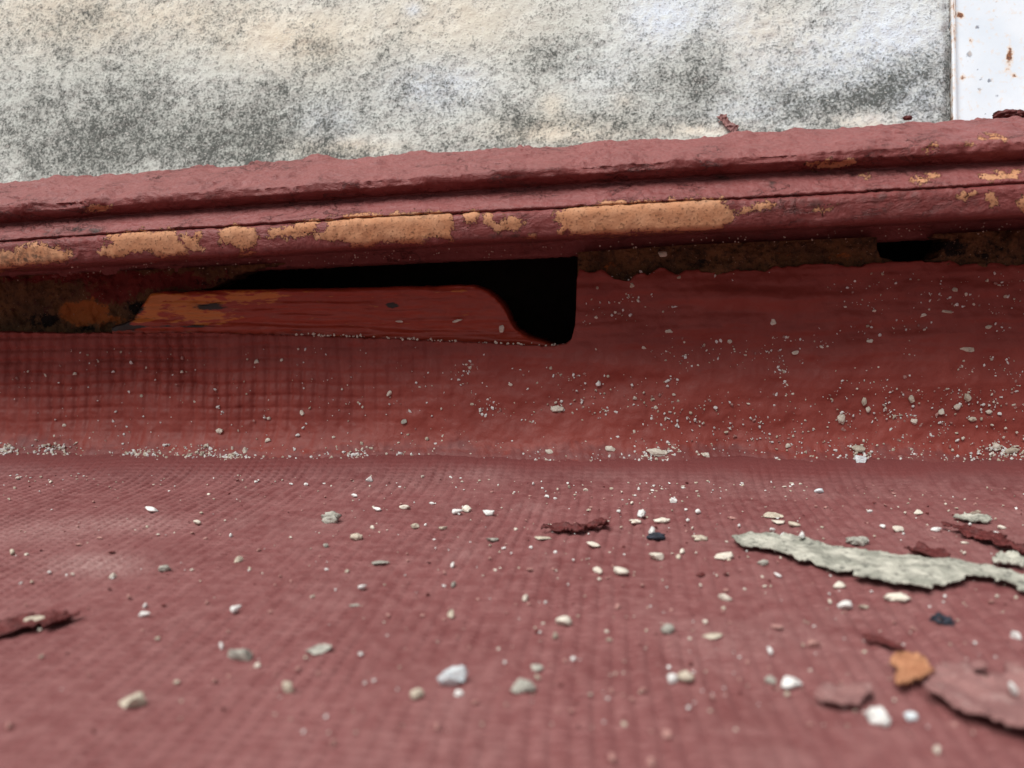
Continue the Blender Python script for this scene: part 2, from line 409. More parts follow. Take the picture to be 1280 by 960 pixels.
PEEL = [[(-60, 318), (0, 316), (20, 316), (28, 307), (44, 306), (67, 309), (91, 316), (84, 324), (40, 331), (0, 335), (-60, 338)],
        [(121, 314), (141, 304), (134, 294), (175, 290), (215, 289), (222, 297), (232, 307), (232, 318), (208, 321), (188, 314), (161, 316), (141, 322), (124, 319)],
        [(225, 297), (249, 294), (245, 304), (254, 311), (235, 311)],
        [(272, 287), (292, 283), (316, 285), (322, 297), (316, 309), (299, 310), (279, 302)],
        [(336, 288), (356, 288), (370, 279), (396, 277), (393, 289), (370, 296), (336, 296)],
        [(396, 296), (413, 286), (410, 279), (430, 272), (497, 269), (564, 265), (566, 281), (564, 299), (541, 296), (524, 302), (497, 301), (480, 299), (460, 307), (443, 306), (430, 301), (410, 300)],
        [(579, 267), (598, 265), (595, 279), (585, 281)],
        [(605, 272), (613, 267), (621, 279), (638, 272), (653, 277), (645, 286), (621, 288), (611, 281)],
        [(699, 264), (719, 259), (860, 250), (900, 250), (909, 264), (917, 271), (900, 286), (860, 288), (766, 292), (722, 292), (699, 289), (704, 274), (692, 271)],
        [(920, 264), (947, 254), (966, 254), (964, 260), (937, 262), (924, 269)],
        [(1008, 205), (1030, 202), (1068, 202), (1050, 208), (1020, 209)],
        [(1139, 223), (1172, 219), (1152, 227)], [(1226, 220), (1273, 214), (1267, 222), (1240, 225)],
        [(1272, 250), (1300, 246), (1300, 264), (1278, 262)], [(1075, 218), (1090, 217), (1085, 221)], [(1195, 245), (1215, 239), (1222, 241), (1203, 248)], [(1020, 262), (1042, 258), (1030, 263)], [(1200, 182), (1222, 177), (1216, 183)], [(300, 318), (316, 314), (312, 318)], [(655, 296), (672, 292), (668, 296)],
        [(108, 261), (120, 256), (136, 258), (134, 263), (118, 264)], [(1155, 184), (1168, 180), (1172, 187), (1160, 191)],
        [(1225, 170), (1250, 168), (1262, 172), (1240, 174)], [(1228, 243), (1238, 240), (1246, 252), (1240, 255)]]

def loft(rows, xs, n):
    """rows: list of (offset Y function or value, z function) -> dense grid by Catmull-Rom across the rows"""
    C = np.stack([np.stack([xs, np.full_like(xs, YJ)+oy, zf(xs)], -1) for oy, zf in rows], 1)   # nx, nr, 3
    nr = C.shape[1]
    seg = np.linalg.norm(np.diff(C[len(xs)//2], axis=0), axis=1); cum = np.concatenate([[0], np.cumsum(seg)])
    s = np.linspace(0, cum[-1], n); idx = np.clip(np.searchsorted(cum, s, 'right')-1, 0, nr-2)
    t = ((s-cum[idx])/np.maximum(seg[idx], 1e-9))[None, :, None]
    p0 = C[:, np.maximum(idx-1, 0)]; p1 = C[:, idx]; p2 = C[:, idx+1]; p3 = C[:, np.minimum(idx+2, nr-1)]
    m1 = (p2-p0)*.22; m2 = (p3-p1)*.22
    return (2*t**3-3*t**2+1)*p1+(t**3-2*t**2+t)*m1+(-2*t**3+3*t**2)*p2+(t**3-t**2)*m2, s

def build_coping():
    root = empty('coping', 'long red painted wall coping with peeling lower edge running across above the gap', 'coping', (0, YJ, .08))
    def part(name, rows, n, lump, seed):
        xs = spaced(-.235, .225, .00058, 1.4)
        P, s = loft(rows, xs, n)
        N = gnormals(P)
        if N[len(xs)//2, n//2, 1] > 0: N = -N
        X = P[..., 0]; S = np.broadcast_to(s[None], X.shape)
        px, py = proj(P)
        pe = np.full(X.shape, -40.0); vis = np.abs(X) < .26
        for q in PEEL:
            d, _, _ = poly_sdf(px, py, q); pe = np.maximum(pe, d)
        pe = np.where(vis, np.clip(pe, -40, 20), -40)
        # lumps and runs of thick paint
        zl = L3(X); up_w = sstep(zl+.0008, zl+.0035, P[..., 2]) if lump > .5 else np.full(X.shape, .08)
        h = up_w*(.0010*fbm(X, S, .016, 3, seed) + .0013*np.clip(fbm(X, S, .009, 3, seed+5), 0, 1) + .0016*np.clip(fbm(X, S, .0045, 3, seed+15)-.33, 0, 1))
        h = h + (.30+.70*up_w)*(.00042*fbm(X*.7, S, .0032, 4, seed+9)) + .00030*fbm(X, S, .0016, 3, seed+19)
        h = h - .00075*np.clip(1-np.abs(fbm(X*.5, S, .008, 4, seed+21))*26, 0, 1)*np.clip(fbm(X, S, .03, 2, seed+23)*2.2, 0, 1)
        if lump > .5: h = h - .0006*up_w
        run = np.clip(fbm(X, S*0, .007, 3, seed+12), 0, 1)
        h = h + lump*.0010*run*np.exp(-((P[..., 2]-L2(X)+.001)/.0035)**2)
        h = h - .00028*sstep(-.5, 1.0, pe) + .00016*np.exp(-((pe+2.0)/2.0)**2)
        if lump > .5:
            h = h + .0022*gauss(px, py, [(398, 199, 18, 6, 1.0), (245, 212, 12, 4, .5), (905, 148, 6, 4, .6)])
            h = h - .0007*gauss(px, py, [(95, 287, 10, 4, 1), (120, 287, 7, 3, 1), (62, 288, 8, 3, .7)])
        P = P + N*h[..., None]
        gr = gauss(px, py, [(97, 284, 12, 6, 1.2), (62, 290, 14, 6, 1.0), (118, 287, 8, 4, 1.2), (40, 322, 30, 10, .7), (10, 325, 30, 12, .5), (630, 295, 32, 3, 1.1),
                            (1120, 247, 40, 10, .7), (1225, 257, 8, 4, 1.3), (1108, 262, 8, 4, 1), (910, 222, 30, 4, .8), (965, 228, 10, 5, .9), (1010, 258, 40, 10, .7), (520, 270, 30, 6, .5), (1050, 215, 70, 5, .5), (890, 256, 30, 4, .6)])
        gr = np.where(vis, gr, 0)
        up_face = np.clip(N[..., 2], 0, 1)  # upward faces tinted paler, for dust and sky sheen together
        o = mesh_np(name, (P - np.array([0, YJ, .08])).reshape(-1, 3), gidx(*X.shape), M['coping'], root,
                    attrs={'peel': pe, 'grime': np.clip(gr, 0, 1.2), 'dust': np.clip(up_face*.45, 0, 1)})
        return o
    c = lambda f, dz=0.0, g=None, k=0.0: (lambda x: f(x)*(1-k) + (g(x)*k if g else 0) + dz)
    part('coping_tile', [(.030, c(L1, .004)), (.012, c(L1, .0022)), (OFF['L1'], L1), (-.013, c(L1, -.0004, L2, .45)), (OFF['L2'], L2), (OFF['L2b'], c(L2, 0, L3, .38)),
                         (OFF['L2b'], c(L2, 0, L3, .72)), (OFF['L3a'], c(L3, .0012)), (-.0216, c(L3, .0002)), (OFF['L3'], c(L3, -.0003)),
                         (-.0232, c(L3, 0, L4, .35)), (OFF['L4']+.0012, c(L4, .0004)), (OFF['L4']+.003, c(L4, -.0006)), (-.015, c(L4, -.0008))], 150, 1.0, 101)
    part('coping_lip', [(-.014, c(L4, -.0004)), (OFF['L4']+.0022, c(L4, -.0004)), (OFF['L4'], c(L4, -.0012)), (OFF['L4']-.0003, c(L4, 0, L5, .3)), (OFF['L5']-.0003, c(L4, 0, L5, .75)),
                        (OFF['L5'], c(L5, .0008)), (OFF['L5']+.0010, L5), (-.020, c(L5, .0002)), (.0150, c(L5, .0012)), (.0186, c(L5, .0004)),
                        (.0192, c(L6, .0012)), (OFF['L6'], c(L6, .0005)), (.0215, L6), (.030, c(L6, .0006)), (.07, c(L6, .003))], 110, .32, 151)
build_coping()

# ------------------------------------------------------------------ upstand with its hole
HOLE = [(-900, 200), (-900, 408), (0, 415), (100, 417), (250, 416), (400, 420), (520, 425), (640, 431), (690, 433), (707, 431), (715, 422), (719, 405), (720, 385), (721, 350), (724, 336), (738, 341), (752, 338), (768, 348), (785, 350), (800, 341), (812, 343), (826, 333), (838, 338), (850, 343), (866, 337), (880, 338), (905, 342), (930, 336), (960, 338), (985, 331), (1000, 332), (1040, 329), (1060, 333), (1095, 329), (1180, 326), (1210, 331), (1230, 329), (1260, 333), (1290, 330), (1700, 325), (1700, 100)]
def cut_sheet(name, P, poly, mats, parent, attrs, back=.006, origin=(0, 0, 0)):
    """grid P minus the faces inside the outline poly, its cut edge snapped to the outline and turned back"""
    nu, nv = P.shape[:2]
    V = P.reshape(-1, 3).copy(); px, py = proj(V)
    ok = V[:, 1] > .03
    d, qx, qy = poly_sdf(px, py, poly)
    f = gidx(nu, nv)
    fin = (d[f].mean(1) > 0) & ok[f].all(1)
    keep = f[~fin]
    cut = np.zeros(len(V), bool); cut[f[fin].ravel()] = True
    kp = np.zeros(len(V), bool); kp[keep.ravel()] = True
    b = cut & kp & (np.abs(d) < 6)
    jag = 1.2*fbm(px, py, 9, 3, 5) + 1.6*fbm(px, py, 4, 3, 15)*(px < 735) + np.where((px > 735) & (py < 365), 5*fbm(px, py, 14, 4, 6), 0)
    V[b] = on_y(qx[b], qy[b]+jag[b], V[b, 1])
    # rim
    E = np.concatenate([keep[:, [0, 1]], keep[:, [1, 2]], keep[:, [2, 3]], keep[:, [3, 0]]])
    both = (cut & kp)
    E = E[both[E].all(1)]
    key = np.sort(E, 1); uq, inv, cnt = np.unique(key, axis=0, return_inverse=True, return_counts=True)
    E = E[cnt[inv.ravel()] == 1]
    ids = np.unique(E); mp = {int(v): i for i, v in enumerate(ids)}
    n0 = len(V); rim = [V]
    ex = {k: [a.ravel()] for k, a in attrs.items()}
    for dy in (back*.25, back):
        W = V[ids].copy(); W[:, 1] += dy; rim.append(W)
        for k, a in attrs.items(): ex[k].append(a.ravel()[ids])
    V = np.concatenate(rim)
    m = np.array([mp[int(v)] for v in E.ravel()]).reshape(-1, 2); k = len(ids)
    R1 = np.stack([E[:, 1], E[:, 0], n0+m[:, 0], n0+m[:, 1]], 1)
    R2 = np.stack([n0+m[:, 1], n0+m[:, 0], n0+k+m[:, 0], n0+k+m[:, 1]], 1)
    return mesh_np(name, V-np.array(origin), np.concatenate([keep, R1, R2]), mats, parent, {k: np.concatenate(v) for k, v in ex.items()})

par = empty('parapet', 'dark red parapet wall under the coping with an open hole in its face', 'wall', (0, YJ+.01, 0))
def build_upstand():
    xs = spaced(-.235, .225, .00056, 1.4)
    zs = np.concatenate([np.linspace(-.003, .078, 150)])
    top = L6(xs) - .0035                         # stops just under the coping
    tt = (zs-zs[0])/(zs[-1]-zs[0])
    Z = -.003 + (top[:, None]+.003)*tt[None]
    X = np.broadcast_to(xs[:, None], Z.shape)
    Y = up_y(X, np.maximum(Z, 0))
    P = np.stack([X, Y, Z], -1)
    cut_sheet('membrane', P, HOLE, M['upstand'], par, {'dust': sstep(.0115, .0035, Z+.004*fbm(X, Z, .012, 4, 97))}, .005, (0, YJ+.01, 0))  # on this face the tint only blends the foot towards the floor colour
    # the cavity behind, with its back wall, bottom and ends
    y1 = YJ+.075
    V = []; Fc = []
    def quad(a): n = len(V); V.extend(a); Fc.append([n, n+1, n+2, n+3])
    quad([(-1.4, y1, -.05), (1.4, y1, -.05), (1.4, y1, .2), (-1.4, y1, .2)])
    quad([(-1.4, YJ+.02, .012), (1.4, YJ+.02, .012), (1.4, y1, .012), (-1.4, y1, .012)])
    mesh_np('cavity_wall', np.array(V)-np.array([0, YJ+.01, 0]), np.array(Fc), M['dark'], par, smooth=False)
build_upstand()

def build_board():
    """painted strip lying in the gap, its right end cut in a curve into the hole"""
    pxs = np.arange(140, 692, 1.2)
    top = np.interp(pxs, [140, 152, 168, 178, 188, 203, 280, 400, 520, 590, 604, 616, 626, 633, 638, 646, 660, 680, 692],
                    [408, 404, 397, 383, 369, 366, 363, 361, 358.5, 356.5, 361, 369, 379, 390, 402, 413, 421, 428, 432])
    top = top + 1.1*fbm(pxs, pxs*0, 7, 4, 17) + 2.5*fbm(pxs, pxs*0, 16, 3, 18)*sstep(260, 200, pxs)
    bot = np.interp(pxs, [140, 400, 640, 692], [424, 426, 438, 440])
    n = 60; tt = np.linspace(0, 1, n)
    PY = bot[:, None]+(top-bot)[:, None]*tt[None]; PX = np.broadcast_to(pxs[:, None], PY.shape)
    hh = bot[:, None]-PY
    base = float(up_y(0, .055, False))
    Yd = np.full(PY.shape, base+.0007)
    dt = PY-top[:, None]
    Yd = Yd + .0009*np.exp(-dt/1.6) - .0012*sstep(18, 44, hh)*0
    Yd = Yd - .0006*np.exp(-((PY-(406+.045*(PX-200)+2*fbm(PX, PX*0, 60, 2, 3)))/4.0)**2) + .0004*np.exp(-((PY-(398+.04*(PX-200)))/3.0)**2)
    Yd = Yd - .0005*fbm(PX*.08, PY, 5, 3, 8) - .0003*fbm(PX, PY, 14, 3, 9)
    P = on_y(PX, PY, Yd)
    bk = P[:, -1:, :] + np.array([0, .004, .0002]); bk2 = P[:, -1:, :] + np.array([0, .016, .0]); bk3 = bk2*np.array([1, 1, 0]) + np.array([0, 0, .02])
    P = np.concatenate([P, bk, bk2, bk3], 1)
    ext = lambda a: np.concatenate([a]+[a[:, -1:]]*3, 1)
    bare = gauss(PX, PY, [(190, 378, 9, 14, 1.3), (172, 398, 20, 6, 1.2), (236, 388, 38, 16, .72), (310, 372, 60, 8, .62), (215, 372, 20, 6, .6), (270, 398, 26, 8, .5), (330, 368, 20, 4, .5), (440, 366, 25, 4, .25), (570, 362, 20, 4, .35)])
    gri = gauss(PX, PY, [(262, 384, 22, 5, .9), (165, 385, 12, 12, 1.3), (220, 408, 60, 2, .7), (350, 413, 50, 1.5, .4), (490, 381, 7, 4, 1.1), (150, 408, 20, 8, 1.0)])
    o = mesh_np('board', P.reshape(-1, 3)-np.array([0, YJ+.015, 0]), gidx(*P.shape[:2])[:, ::-1], M['board'], None, {'bare': ext(bare).ravel(), 'grime': ext(gri).ravel()})
    o.location = (0, YJ+.015, 0)
    tag(o, 'glossy dark red board with orange worn left end lying in the gap under the coping', 'board')
build_board()

def build_mortar():
    def bed(x0, x1, topf, botf, yoff, poly, attrs, lump, seed, label):
        pxs = np.arange(x0, x1, 1.6); n = 46; tt = np.linspace(0, 1, n)
        PX = np.broadcast_to(pxs[:, None], (len(pxs), n))
        PY = botf(pxs)[:, None]+(topf(pxs)-botf(pxs))[:, None]*tt[None]
        Yd = np.full(PX.shape, YJ+yoff) - lump*fbm(PX, PY, 28, 4, seed) - lump*.35*fbm(PX, PY, 6, 3, seed+3)
        P = on_y(PX, PY, Yd)
        a = {k: gauss(PX+9*fbm(PX, PY, 16, 4, seed+41), PY+6*fbm(PX, PY, 14, 4, seed+43), v)*(.75+.5*fbm(PX, PY, 12, 3, seed+47)) + c for k, (c, v) in attrs.items()}
        o = cut_sheet('mortar_bed', P, poly, M['mortar'], par, a, .012, (0, YJ+.01, 0)); o['label'] = label
    ip = lambda xs, ys: (lambda x: np.interp(x, xs, ys))
    bed(-260, 372, ip([-260, 0, 372], [352, 346, 328]), ip([-260, 372], [432, 432]), .0185,
        [(196, 420), (200, 376), (228, 366), (262, 361), (280, 352), (300, 342), (335, 334), (400, 325), (400, 420)],
        {'red': (.22, [(215, 352, 60, 9, 1.0), (140, 365, 30, 14, .9), (120, 345, 60, 6, .6), (60, 348, 60, 5, .7)]), 'bare': (0, [(105, 392, 26, 14, 2.2), (150, 402, 14, 5, .8)]),
         'grime': (0, [(55, 402, 20, 12, 1.2), (170, 385, 16, 12, 1.3), (110, 412, 14, 6, 1), (270, 352, 30, 6, .8), (30, 365, 20, 10, .4)])}, .0028, 201, 'rough dark dirt filled mortar at the left end of the gap')
    bed(722, 1560, ip([712, 860, 1100, 1280, 1560], [316, 306, 296, 287, 276]), ip([712, 900, 1000, 1560], [360, 362, 350, 345]), .0150,
        [(1096, 309), (1100, 322), (1118, 328), (1150, 327), (1172, 320), (1182, 309), (1186, 296), (1140, 290), (1096, 290)],
        {'red': (0, [(760, 372, 60, 12, .6)]), 'bare': (0, [(775, 335, 40, 12, .42), (985, 320, 60, 8, .35), (1060, 318, 30, 9, .4)]), 'grime': (0, [(1230, 312, 50, 16, .55), (870, 330, 30, 8, .5), (1190, 308, 14, 10, .7)])}, .0026, 231,
        'crumbly brown mortar between the coping and the right part of the parapet')
build_mortar()

# ------------------------------------------------------------------ wall above and the metal sheet
EDGE = 1189.5
YW = YJ+.016; LEAN = .25
def on_lean(px, py):
    Y = YW
    for _ in range(12): P = on_y(px, py, Y); Y = YW+LEAN*(P[2]-.1)
    return P
_a, _b = on_lean(1188.5, 0), on_lean(1191, 145)
XK = float((_a[0]-_b[0])/(_a[2]-_b[2])); XE = float(_b[0]-XK*(_b[2]-.1))      # the wall's end leans a little
shear = lambda P: P + np.stack([XK*(np.clip(P[..., 2], .05, .3)-.1)*sstep(-.2, .1, P[..., 0]), 0*P[..., 0], 0*P[..., 0]], -1)
def build_wall():
    xs = spaced(-.235, .225, .0007, 1.4); xs = xs[xs < XE-.0004]; xs = np.append(xs, XE)
    zs = np.concatenate([np.arange(.085, .20, .0007), np.array([.202, .206, .214, .23, .26, .32, .42, .6, .9])])
    X, Z = np.meshgrid(xs, zs, indexing='ij')
    px, py = proj(shear(np.stack([X, YW+LEAN*(Z-.1), Z], -1)))
    h = .0005*fbm(X, Z, .03, 3, 301) + .0002*fbm(X, Z, .007, 3, 305) + .0003*fbm(X, Z, .0022, 3, 309)
    edge = sstep(XE-.0035, XE, X+.0008*fbm(X, Z, .004, 3, 311))
    h = h - .0016*edge
    P = shear(np.stack([X, YW-h+LEAN*(Z-.1), Z], -1))
    P[-1, :, 0] += .0006*fbm(zs*0, zs, .004, 3, 313)
    back = P[-1:].copy(); back[..., 1] += .03
    P = np.concatenate([P, back], 0)
    e2 = lambda a: np.concatenate([a, a[-1:]], 0)
    dark = .18 + .38*sstep(20, 185, py) + gauss(px, py, [(400, 62, 30, 30, .45), (250, 140, 90, 50, .25), (360, 105, 50, 30, .35), (90, 195, 90, 40, .30), (330, 185, 60, 30, .35), (210, 185, 60, 30, .3),
          (280, 50, 20, 12, .35), (120, 20, 25, 20, .3), (75, 45, 20, 30, .3), (700, 65, 70, 25, .35), (480, 80, 45, 40, .25), (870, 100, 40, 50, .45), (900, 75, 30, 30, .2), (800, 95, 60, 20, .2),
          (1110, 105, 40, 30, .5), (1085, 125, 50, 18, .35), (1140, 85, 30, 20, .4), (660, 160, 40, 20, .35), (980, 120, 60, 30, .25), (760, 150, 50, 14, .2), (1186, 80, 4, 90, .5), (30, 150, 60, 50, .2), (560, 25, 80, 30, -.1), (820, 20, 40, 30, -.35), (1150, 25, 60, 40, -.35),
          (1090, 152, 40, 9, -.7), (880, 164, 30, 7, -.7), (985, 158, 30, 5, -.4), (700, 168, 50, 8, -.5), (420, 60, 25, 12, .25), (215, 60, 30, 25, .2), (650, 110, 30, 20, -.15), (460, 175, 50, 12, -.45), (340, 30, 40, 40, -.35)])
    cream = gauss(px, py, [(60, 20, 130, 50, .8), (370, 50, 90, 40, .8), (560, 20, 120, 50, .7), (960, 40, 60, 40, .6), (430, 185, 70, 14, .8), (700, 165, 90, 18, .9), (1090, 152, 60, 14, .9), (880, 162, 50, 10, .9), (250, 20, 120, 40, .6), (690, 130, 20, 15, .6), (780, 125, 16, 12, .6)])
    blue = gauss(px, py, [(545, 110, 60, 30, .9), (820, 22, 40, 35, 1.0), (410, 150, 40, 25, .6), (1120, 50, 90, 80, .9), (1150, 130, 40, 30, .6), (1000, 90, 120, 60, .55), (516, 12, 10, 8, .9), (880, 15, 60, 30, .6), (760, 90, 60, 40, .35), (930, 140, 80, 20, .4)])
    c = lambda a: np.clip(e2(a), -.5, 1.2).ravel()
    o = mesh_np('rendered_wall', P.reshape(-1, 3)-np.array([0, YW, .085]), gidx(*P.shape[:2]), M['wall'], None, {'dark': c(dark), 'cream': np.clip(c(cream), 0, 1), 'blue': np.clip(c(blue), 0, 1)})
    o.location = (0, YW, .085)
    tag(o, 'weathered cream and grey rendered wall mottled with dark lichen behind the coping', 'wall')
    # metal sheet butting against the wall's end
    root = empty('metal_sheet', 'white painted metal sheet with rust spots beside the right end of the lichen wall', 'metal sheet', (XE, YW, .08))
    xs = np.concatenate([np.linspace(XE+.0007, XE+.12, 170), np.array([XE+.2, XE+.6, XE+1.0])])
    X, Z = np.meshgrid(xs, zs, indexing='ij')
    X, Z = np.meshgrid(xs, np.where(zs < .1, .1+.0002*np.arange(len(zs))/len(zs), zs), indexing='ij')
    Y = YW+.0022 + LEAN*(Z-.1) + .0006*fbm(X, Z, .05, 2, 331) - .0012*np.exp(-((X-XE-.0012)/.0010)**2)
    P = shear(np.stack([X, Y, Z], -1)); px, py = proj(P)
    rust = gauss(px, py, [(1200, 20, 5, 5, .9), (1193, 5, 2.5, 14, .7), (1262, 70, 4, 13, 1.0), (1258, 88, 4, 5, .5), (1203, 97, 5, 3, .7), (1268, 94, 4, 3, .8), (1193, 40, 2.5, 10, .6), (1214, 50, 3, 3, .7), (1193, 90, 2, 20, .4), (1190, 110, 3, 8, .5), (1225, 120, 3, 3, .3)])
    chip = gauss(px, py, [(1222, 34, 3, 3, .8), (1210, 70, 7, 9, .5), (1236, 101, 3, 3, .9), (1226, 99, 2.5, 2.5, .7), (1222, 87, 2, 2, .7), (1246, 120, 3, 2.5, .7), (1224, 111, 3, 2, .7), (1244, 20, 3, 8, .35), (1245, 5, 3, 3, .5), (1232, 142, 3, 2, .7)])
    far = X < XE+.2
    mesh_np('sheet', P.reshape(-1, 3)-np.array([XE, YW, .08]), gidx(*X.shape), M['metal'], root, {'rust': (rust*far).ravel(), 'chip': (chip*far).ravel()})
    zz = np.array([.1005, .3, .9]); V = [(XE+a, YW+b+LEAN*(z-.1), z) for a in (.0006, .0018) for b in (.0012, .03) for z in zz]
    V = shear(np.array(V))-np.array([XE, YW, .08])
    mesh_np('flange', V, np.array([f for i in (0, 1) for f in ([i, i+1, i+4, i+3], [i+6, i+9, i+10, i+7], [i, i+6, i+7, i+1], [i+3, i+4, i+10, i+9])]), M['metal'], root, {'rust': np.full(12, .35), 'chip': np.zeros(12)}, smooth=False)
build_wall()
# ------------------------------------------------------------------ loose bits
def rock_mesh(name, sub, seed, kind):
    """unit-size pebble resting on z=0: x -0.5..0.5"""
    r = np.random.RandomState(seed)
    bm = bmesh.new(); bmesh.ops.create_icosphere(bm, subdivisions=sub, radius=.5)
    V = np.array([v.co[:] for v in bm.verts]); n = V/np.linalg.norm(V, axis=1, keepdims=True)
    o = r.rand(3)*50
    rad = 1 + .38*fbm(n[:, 0]*1.3+o[0], n[:, 1]*1.3+n[:, 2]*1.1+o[1], 1.0, 3, seed) + .16*fbm(n[:, 0]*4+n[:, 2]*3+o[2], n[:, 1]*4-n[:, 2]*2, 1.0, 3, seed+1)
    if kind == 'lump': rad = rad + .34*fbm(n[:, 0]*3-n[:, 2]*2+o[0], n[:, 1]*3+n[:, 2]*3, 1.0, 4, seed+2)
    V = n*.5*rad[:, None]
    if kind in ('chip', 'sliver', 'crumb'):
        for _ in range(9 if kind != 'crumb' else 5):                        # broken flat faces
            d = r.randn(3); d /= np.linalg.norm(d); c = .17+.15*r.rand()
            s = V @ d; over = np.maximum(s-c, 0); V = V - .92*over[:, None]*d
        if kind == 'chip': V[:, 2] = np.clip(V[:, 2], -.22, .26)
    if kind in ('chip', 'sliver'): V = V + .022*np.stack([fbm(V[:, 0]+V[:, 2], V[:, 1]+k, .16, 3, seed+k) for k in range(3)], 1)
    V[:, 2] = np.maximum(V[:, 2], -.30)
    V -= (V.min(0)+V.max(0))/2; V /= np.maximum(V.max(0)-V.min(0), 1e-6); V[:, 2] += .5
    for v, c in zip(bm.verts, V): v.co = c
    me = bpy.data.meshes.new(name); bm.to_mesh(me); bm.free()
    if kind in ('crumb',) or sub > 2: me.polygons.foreach_set('use_smooth', [True]*len(me.polygons))
    return me
PROTO = {}
def proto(kind, mat, k, sub=2):
    key = (kind, mat, k, sub)
    if key not in PROTO:
        m = rock_mesh('%s_%s' % (mat, kind), sub, 11+k*7+len(kind)*3+sub*101, kind); m.materials.append(M[mat]); PROTO[key] = m
    return PROTO[key]
COLR = dict(white='white', blue='bluish white', cream='cream', tan='tan', grey='grey', pink='pinkish', darkred='dark red', ink='blue black')
NOUN = dict(crumb='mortar crumb', chip='mortar chip', sliver='flat mortar sliver', lump='rough mortar lump')
MARK = [(564, 847, 'the big bluish white lump'), (1105, 712, 'the long grey flake'), (1139, 847, 'the orange flake'), (1215, 880, 'the dusty red flake'),
        (45, 785, 'the left edge curl'), (719, 663, 'the thin dark red curl'), (412, 647, 'the rough grey stone'), (297, 818, 'the grey wedge shaped stone'),
        (690, 420, 'the black hole'), (1100, 895, 'the large white chunk'), (1177, 773, 'the blue black soot clump'), (777, 715, 'the plump cream pebble'), (1076, 576, 'the brightest white chip'), (157, 878, 'the blurred tan slab'), (821, 671, 'the blue black stone')]
used = set()
def autolabel(px, py, wd, mat, kind, surf='f'):
    size = 'tiny' if wd < 8 else 'small' if wd < 14 else 'medium' if wd < 22 else 'large'
    ms = sorted(MARK, key=lambda m: (m[0]-px)**2+((m[1]-py)*1.6)**2)
    for mx, my, nm in ms[:7]:
        dx, dy = px-mx, (py-my)
        dist = math.hypot(dx, dy)
        if dist < 6: continue
        if abs(dx) > 1.3*abs(dy): rel = 'to the left of' if dx < 0 else 'to the right of'
        else: rel = 'behind' if dy < 0 else 'in front of'
        near = 'close ' if dist < 60 else '' if dist < 160 else 'well '
        s = '%s %s %s %s%s %s' % (size, COLR[mat], NOUN[kind], near, rel, nm)
        if surf == 'u': s = s.replace(NOUN[kind], 'speck on the parapet') if wd < 9 else s
        s = s.replace('well behind', 'far behind').replace('well in front', 'far in front').replace('well to the', 'well to the')
        if s not in used: used.add(s); return s
    return None
SHAPEN = dict(crumb='mortar_crumb', chip='mortar_chip', sliver='mortar_sliver', lump='mortar_lump')
def place(px, py, wd, ht, mat, kind, surf='f', label=None, name=None, group=None, sub=2):
    if surf == 'f':
        P = hit_floor(px, py+ht*.42)
    elif surf == 'u': P = hit_up(px, py)
    else: P = on_y(px, py+ht*.45, YJ + (-.0135 if surf == 'c' else .004))
    d = depth(P); s = d/F
    if sub == 2 and wd >= 11: sub = 3 if wd < 24 else 4
    k = rng.randrange(6 if sub == 2 else 10 if sub == 3 else 40)
    o = bpy.data.objects.new(name or SHAPEN[kind], proto(kind, mat, k, sub)); col.objects.link(o)
    W = wd*s
    if surf == 'f':
        H = ht*s*(.80 if kind != 'sliver' else .55); D = max(W*.55, H*.7)*(.9+.3*rng.random())
        o.scale = (W, D, H); o.location = (P[0], P[1]+D*.45, P[2]-H*.06)
        yaw = rng.uniform(-.25, .25) if wd/ht > 1.5 else rng.uniform(-3, 3)
        o.rotation_euler = (rng.uniform(-.08, .08), rng.uniform(-.08, .08), -YAW*0+yaw)
    elif surf == 'u':
        H = min(W, ht*s)*.6
        o.scale = (W, ht*s, H); o.location = (P[0], P[1]+H*.2, P[2]); o.rotation_euler = (R(90-8), 0, 0)
        o.rotation_euler = (R(82), rng.uniform(-.3, .3), 0)
    else:
        H = ht*s; o.scale = (W, W*.7, H); o.location = (P[0], P[1], P[2]); o.rotation_euler = (0, 0, rng.uniform(-.4, .4))
    lb = label or autolabel(px, py, wd, mat, kind, surf)
    if label: used.add(label)
    if lb: tag(o, lb, 'mortar')
    else: tag(o, 'loose mortar grain among the many others scattered over the red roof', 'mortar')
    o['group'] = group or 'loose mortar bits on the red roof'
    return o
W_, B_, C_, T_, G_, K_, D_, N_ = 'white', 'blue', 'cream', 'tan', 'grey', 'pink', 'darkred', 'ink'
c_, k_, s_, l_ = 'crumb', 'chip', 'sliver', 'lump'
